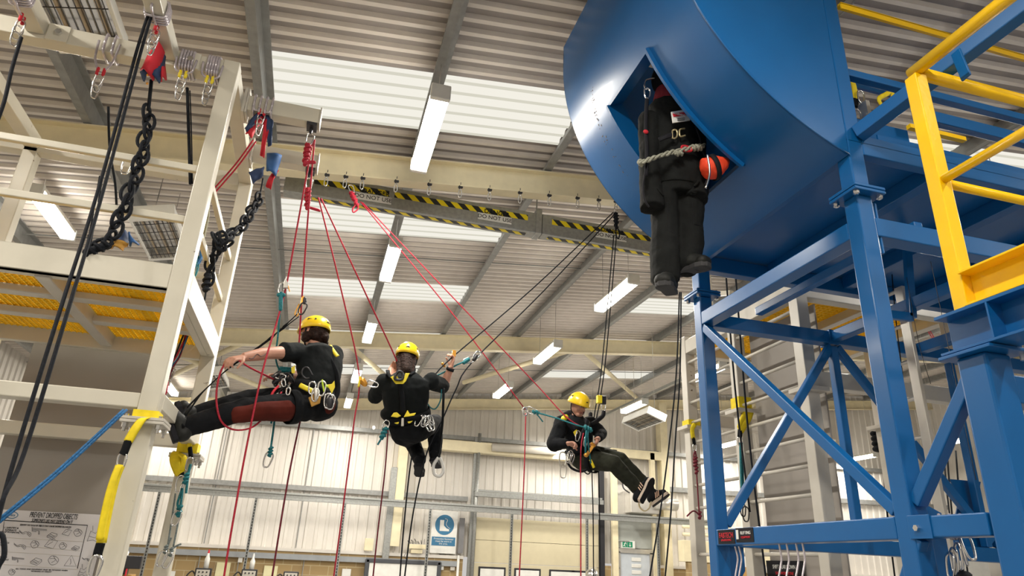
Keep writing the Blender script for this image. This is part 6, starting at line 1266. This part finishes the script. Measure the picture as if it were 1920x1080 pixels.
m = MB(); m.path([AY(1004, 773, 6.34), AY(1040, 783, 6.25), AY(1075, 795, 6.15), AY(1102, 803, 6.1)], .008); knotmesh(m, AY(1005, 773, 6.34), .009, .03, 2, (1, 0, 0)); knotmesh(m, AY(1103, 804, 6.1), .010, .035, 3, (1, 0, -.4)); m.path([AY(1006, 776, 6.34), AY(1012, 783, 6.34), AY(1018, 791, 6.34)], .007)
m.path([AY(1100, 806, 6.1), AY(1098, 825, 6.1), AY(1098, 850, 6.12)], .010); m.path([AY(1104, 806, 6.1), AY(1102, 820, 6.1), AY(1106, 855, 6.14), AY(1108, 868, 6.18)], .008); tag(m.build('teal_lanyard', TROPE, None, True), 'long teal lanyard crossing the seated person\'s chest to the silver ring', 'lanyard')
t = thing('backup_device', 'yellow topped backup device on the black rope above the seated person', 'rope device', AY(1128, 750, 6.5))
MB().box(AY(1121, 755, 6.48), AY(1126, 743, 6.53)).build('housing', HYEL, t, bevel=.005); MB().box(AY(1127, 757, 6.49), AY(1134, 744, 6.53)).build('side_plate', DARKM, t, bevel=.005); karab(MB(), AY(1131, 756, 6.5), .09, (0, 0, -1)).build('carabiner', STEEL, t, True)
tag(MB().path([AY(1132, 772, 6.5), AY(1130, 780, 6.48), AY(1118, 790, 6.45), AY(1108, 796, 6.42)], .022, 8).build('absorber_lanyard', INK, None, True), 'black shock absorber lanyard from the backup device to the seated person\'s shoulder', 'lanyard')

# ---------- rescue dummy in the hatch
t = thing('rescue_dummy', 'black clothed rescue training dummy hanging in the square hatch of the nacelle hull', 'dummy', AY(1265, 340, 3.4))
Yd = 3.42; Pv, Wa, Ch, Nk, Hd = AY(1266, 345, Yd), AY(1264, 300, Yd), AY(1262, 235, Yd), AY(1250, 190, Yd + .02), AY(1246, 150, Yd + .05)
f = V(-.25, -1, 0); rr_ = V(-1, .25, 0).normalized()
SR, SL = AY(1216, 225, Yd - .02), AY(1304, 228, Yd + .08); ER, EL = AY(1218, 310, Yd - .02), AY(1306, 315, Yd); WRr, WL = AY(1222, 365, Yd - .06), AY(1304, 350, Yd - .08)
HR, HL = AY(1244, 362, Yd), AY(1292, 358, Yd); KR, KL = AY(1247, 445, Yd), AY(1292, 430, Yd); AR, AL = AY(1247, 520, Yd), AY(1288, 495, Yd)
b = MB(); r, ff, u = head(b, Hd, f, (0, 0, 1)); b.cap(Nk, Hd - V(0, 0, .05), .06, .058)
torso(b, [Nk, Ch + V(0, 0, .1), Ch, Wa, Pv], [(.06, .055), (.15, .09), (.16, .11), (.15, .11), (.16, .12)], rr_); limb(b, [SR, ER, WRr], [.05, .04, .03]); limb(b, [SL, EL, WL], [.05, .04, .03])
hand(b, WRr + V(0, 0, .05), (0, -.1, -1), (1, 0, 0), .9, 1); hand(b, WL + V(0, 0, .04), (0, -.1, -1), (-1, 0, 0), .9, -1); limb(b, [HL, KL, AL], [.075, .06, .045]); limb(b, [HR, KR, AR], [.075, .06, .045])
remesh(b.build('body', CHAR, t, True), .007, 3)
s = MB(); torso(s, [Nk + V(0, 0, .0), Nk - V(0, 0, .04), Ch + V(0, 0, .05), Ch - V(0, 0, .04), Wa, Wa.lerp(Pv, .6), Pv - V(0, 0, .05)], [(.08, .075), (.14, .10), (.165, .125), (.17, .14), (.175, .14), (.185, .145), (.17, .14)], rr_)
limb(s, [SR, ER, WRr], [.070, .062, .060]); limb(s, [SL, EL, WL], [.070, .062, .060]); s.loft([ER, WRr - V(0, 0, .10)], [.068, .076], 14); s.loft([EL, WL - V(0, 0, .09)], [.068, .078], 14)
remesh(s.build('coverall_jacket', CHAR, t, True), .009, 2, .022, .11)
p = MB(); torso(p, [Wa, Pv, Pv - V(0, 0, .10)], [(.17, .13), (.175, .14), (.15, .12)], rr_); limb(p, [HR, KR, AR], [.092, .090, .086]); limb(p, [HL, KL, AL], [.096, .094, .088]); p.loft([KR, AR - V(0, 0, .02)], [.091, .090], 14); p.loft([KL, AL - V(0, 0, .02)], [.095, .093], 14)
remesh(p.build('coverall_trousers', CHAR, t, True), .009, 2, .020, .11)
for K_, A_ in ((KR, AR), (KL, AL)): MB().path([K_ + V(-.02, -.088, .2), K_ + V(-.02, -.088, .0), A_ + V(-.02, -.082, .03)], .0015, 4).build('seam', INK, t, True); MB().path([K_ + V(-.075, -.05, -.0), K_ + V(0, -.092, -.01), K_ + V(.075, -.05, 0)], .002, 4).build('seam', INK, t, True)
DB = paint('dark_rubber', (.03, .03, .033), .7)
boot(t, AR - V(0, 0, .02), AR + V(.07, .05, -.08), AR + V(-.10, -.14, -.11), (0, 0, -1), BOOTM, DB, 1.2); boot(t, AL - V(0, 0, .02), AL + V(-.05, .05, -.06), AL + V(.05, -.17, -.07), (0, 0, -1), BOOTM, DB, 1.2)
m = MB(); m.loft([Nk - V(0, 0, .03), Nk + V(0, 0, .05), Nk + V(.0, 0, .10)], [.10, .082, .07], 16); remesh(m.build('neck_gaiter', paint('maroon_fleece', (.20, .012, .025), .9), t, True), .008, 2, .015, .05)
m = MB(); m.ell(Hd + V(0, 0, .01), (.09, .105, .12)); m.build('hood', BLACK, t, True)
YF_ = Yd - .17
def sd_(name, mat, pts, th=.008, Y=YF_): return MB().plate([AY(a, b_, Y) for a, b_ in pts], th, (0, 1, 0)).build(name, mat, t, bevel=.002)
cl = sd_('chest_label', PLAS, [(1258, 210), (1284, 206), (1294, 226), (1261, 231)], Y=YF_ - .03); sd_('red_band', REDF, [(1261, 213), (1284, 210), (1288, 216), (1263, 219)], .004, YF_ - .037)
text('WARNING', 'lettering', PLAS, AY(1274, 214.5, YF_ - .041), .022, t, (1, 0, -.0), sx=.8)
for k in range(2): sd_('label_line', INK, [(1270, 222 + 3 * k), (1284, 221 + 3 * k), (1284, 222 + 3 * k), (1270, 223 + 3 * k)], .002, YF_ - .037)
m = MB().path([AY(1261, 245, YF_), AY(1268, 244, YF_), AY(1270, 251, YF_), AY(1268, 258, YF_), AY(1261, 259, YF_)], .006, 6, closed=True, sub=2).path([AY(1284, 241, YF_), AY(1275, 243, YF_), AY(1274, 250, YF_), AY(1276, 256, YF_), AY(1285, 254, YF_)], .006, 6); m.build('chest_buckle', paint('brass', (.62, .52, .3), .3, metal=.6), t, True)
MB().ribbon([AY(1236, 262, YF_ + .02), AY(1250, 256, YF_), AY(1264, 252, YF_)], .035, .01, (0, 0, 1)).build('chest_strap', INK, t, True)
m = MB(); 
for ph in (0, math.pi): m.path([AY(1199 + 122 * q / 14, 306 - 33 * q / 14 - 4 * math.sin(math.pi * q / 14) + 3.2 * math.sin(q * 2.4 + ph), YF_ - .02 + .01 * math.cos(q * 2.4 + ph)) for q in range(15)], .009, 6)
m.path([AY(1205, 312, YF_), AY(1197, 305, YF_), AY(1200, 300, YF_), AY(1207, 304, YF_)], .009); knotmesh(m, AY(1307, 277, YF_ - .02), .010, .032, 3, (1, 0, .3)); knotmesh(m, AY(1273, 288, YF_ - .03), .009, .024, 2, (1, 0, .3)); m.build('belt_rope', GROPE, t, True)
m = MB(); m.ribbon([AY(1213, 186, YF_), AY(1211, 230, YF_), AY(1213, 290, YF_), AY(1211, 330, YF_)], .028, .012, (1, 0, 0)); m.path([AY(1212, 310, YF_), AY(1206, 345, YF_), AY(1208, 372, YF_), AY(1217, 388, YF_)], .006); m.build('side_strap', INK, t, True)
MB().ell(AY(1211, 247, YF_ - .01), (.018, .01, .014)).build('red_toggle', REDF, t, True); karab(MB(), AY(1278, 278, YF_ - .02), .07, (1, 0, .1), (0, 0, 1), .008).build('red_carabiner', REDF, t, True); karab(MB(), AY(1213, 165, YF_), .08, (0, 0, -1), r=.005).build('carabiner', STEEL, t, True)
MB().path([AY(1213, 168, YF_), AY(1208, 160, YF_ + .02), AY(1212, 150, YF_ + .06), AY(1228, 147, YF_ + .12)], .006, 6).build('suspension_hook', STEEL, t, True)
MB().path([AY(1301, 232, YF_ + .05), AY(1312, 258, YF_ + .02), AY(1318, 285, YF_ + .02), AY(1330, 310, YF_), AY(1328, 330, YF_), AY(1322, 346, YF_)], .006, 6).build('side_cord', INK, t, True)
t = thing('orange_bag', 'bright orange red bag with a black strap at the lower hatch corner', 'bag', AY(1338, 315, 3.45))
m = MB(); m.loft([AY(1317, 322, 3.22), AY(1321, 317, 3.22), AY(1338, 315, 3.20), AY(1356, 306, 3.18), AY(1364, 302, 3.18)], [.02, .065, .075, .05, .02], 14); remesh(m.build('bag_body', ORANGE, t, True), .008, 2, .02, .06)
band(MB(), AY(1338, 314, 3.20), AY(1356, 306, 3.18) - AY(1321, 317, 3.22), (0, 0, 1), .078, .078, .03).build('black_strap', INK, t, True)
tag(MB().path([AY(1326, 290, 3.08), AY(1330, 312, 3.08), AY(1330, 330, 3.08), AY(1323, 353, 3.08)], .007, 6).build('karabiner_hook', STEEL, None, True), 'slim steel hook hanging beside the orange bag', 'hook')
rope('steel hoist wire from inside the nacelle to the dummy\'s head', [(1246, 120, 3.5), (1246, 150, 3.47)], DARKM, .006, False, 'hoist_wire', None, 'wire')
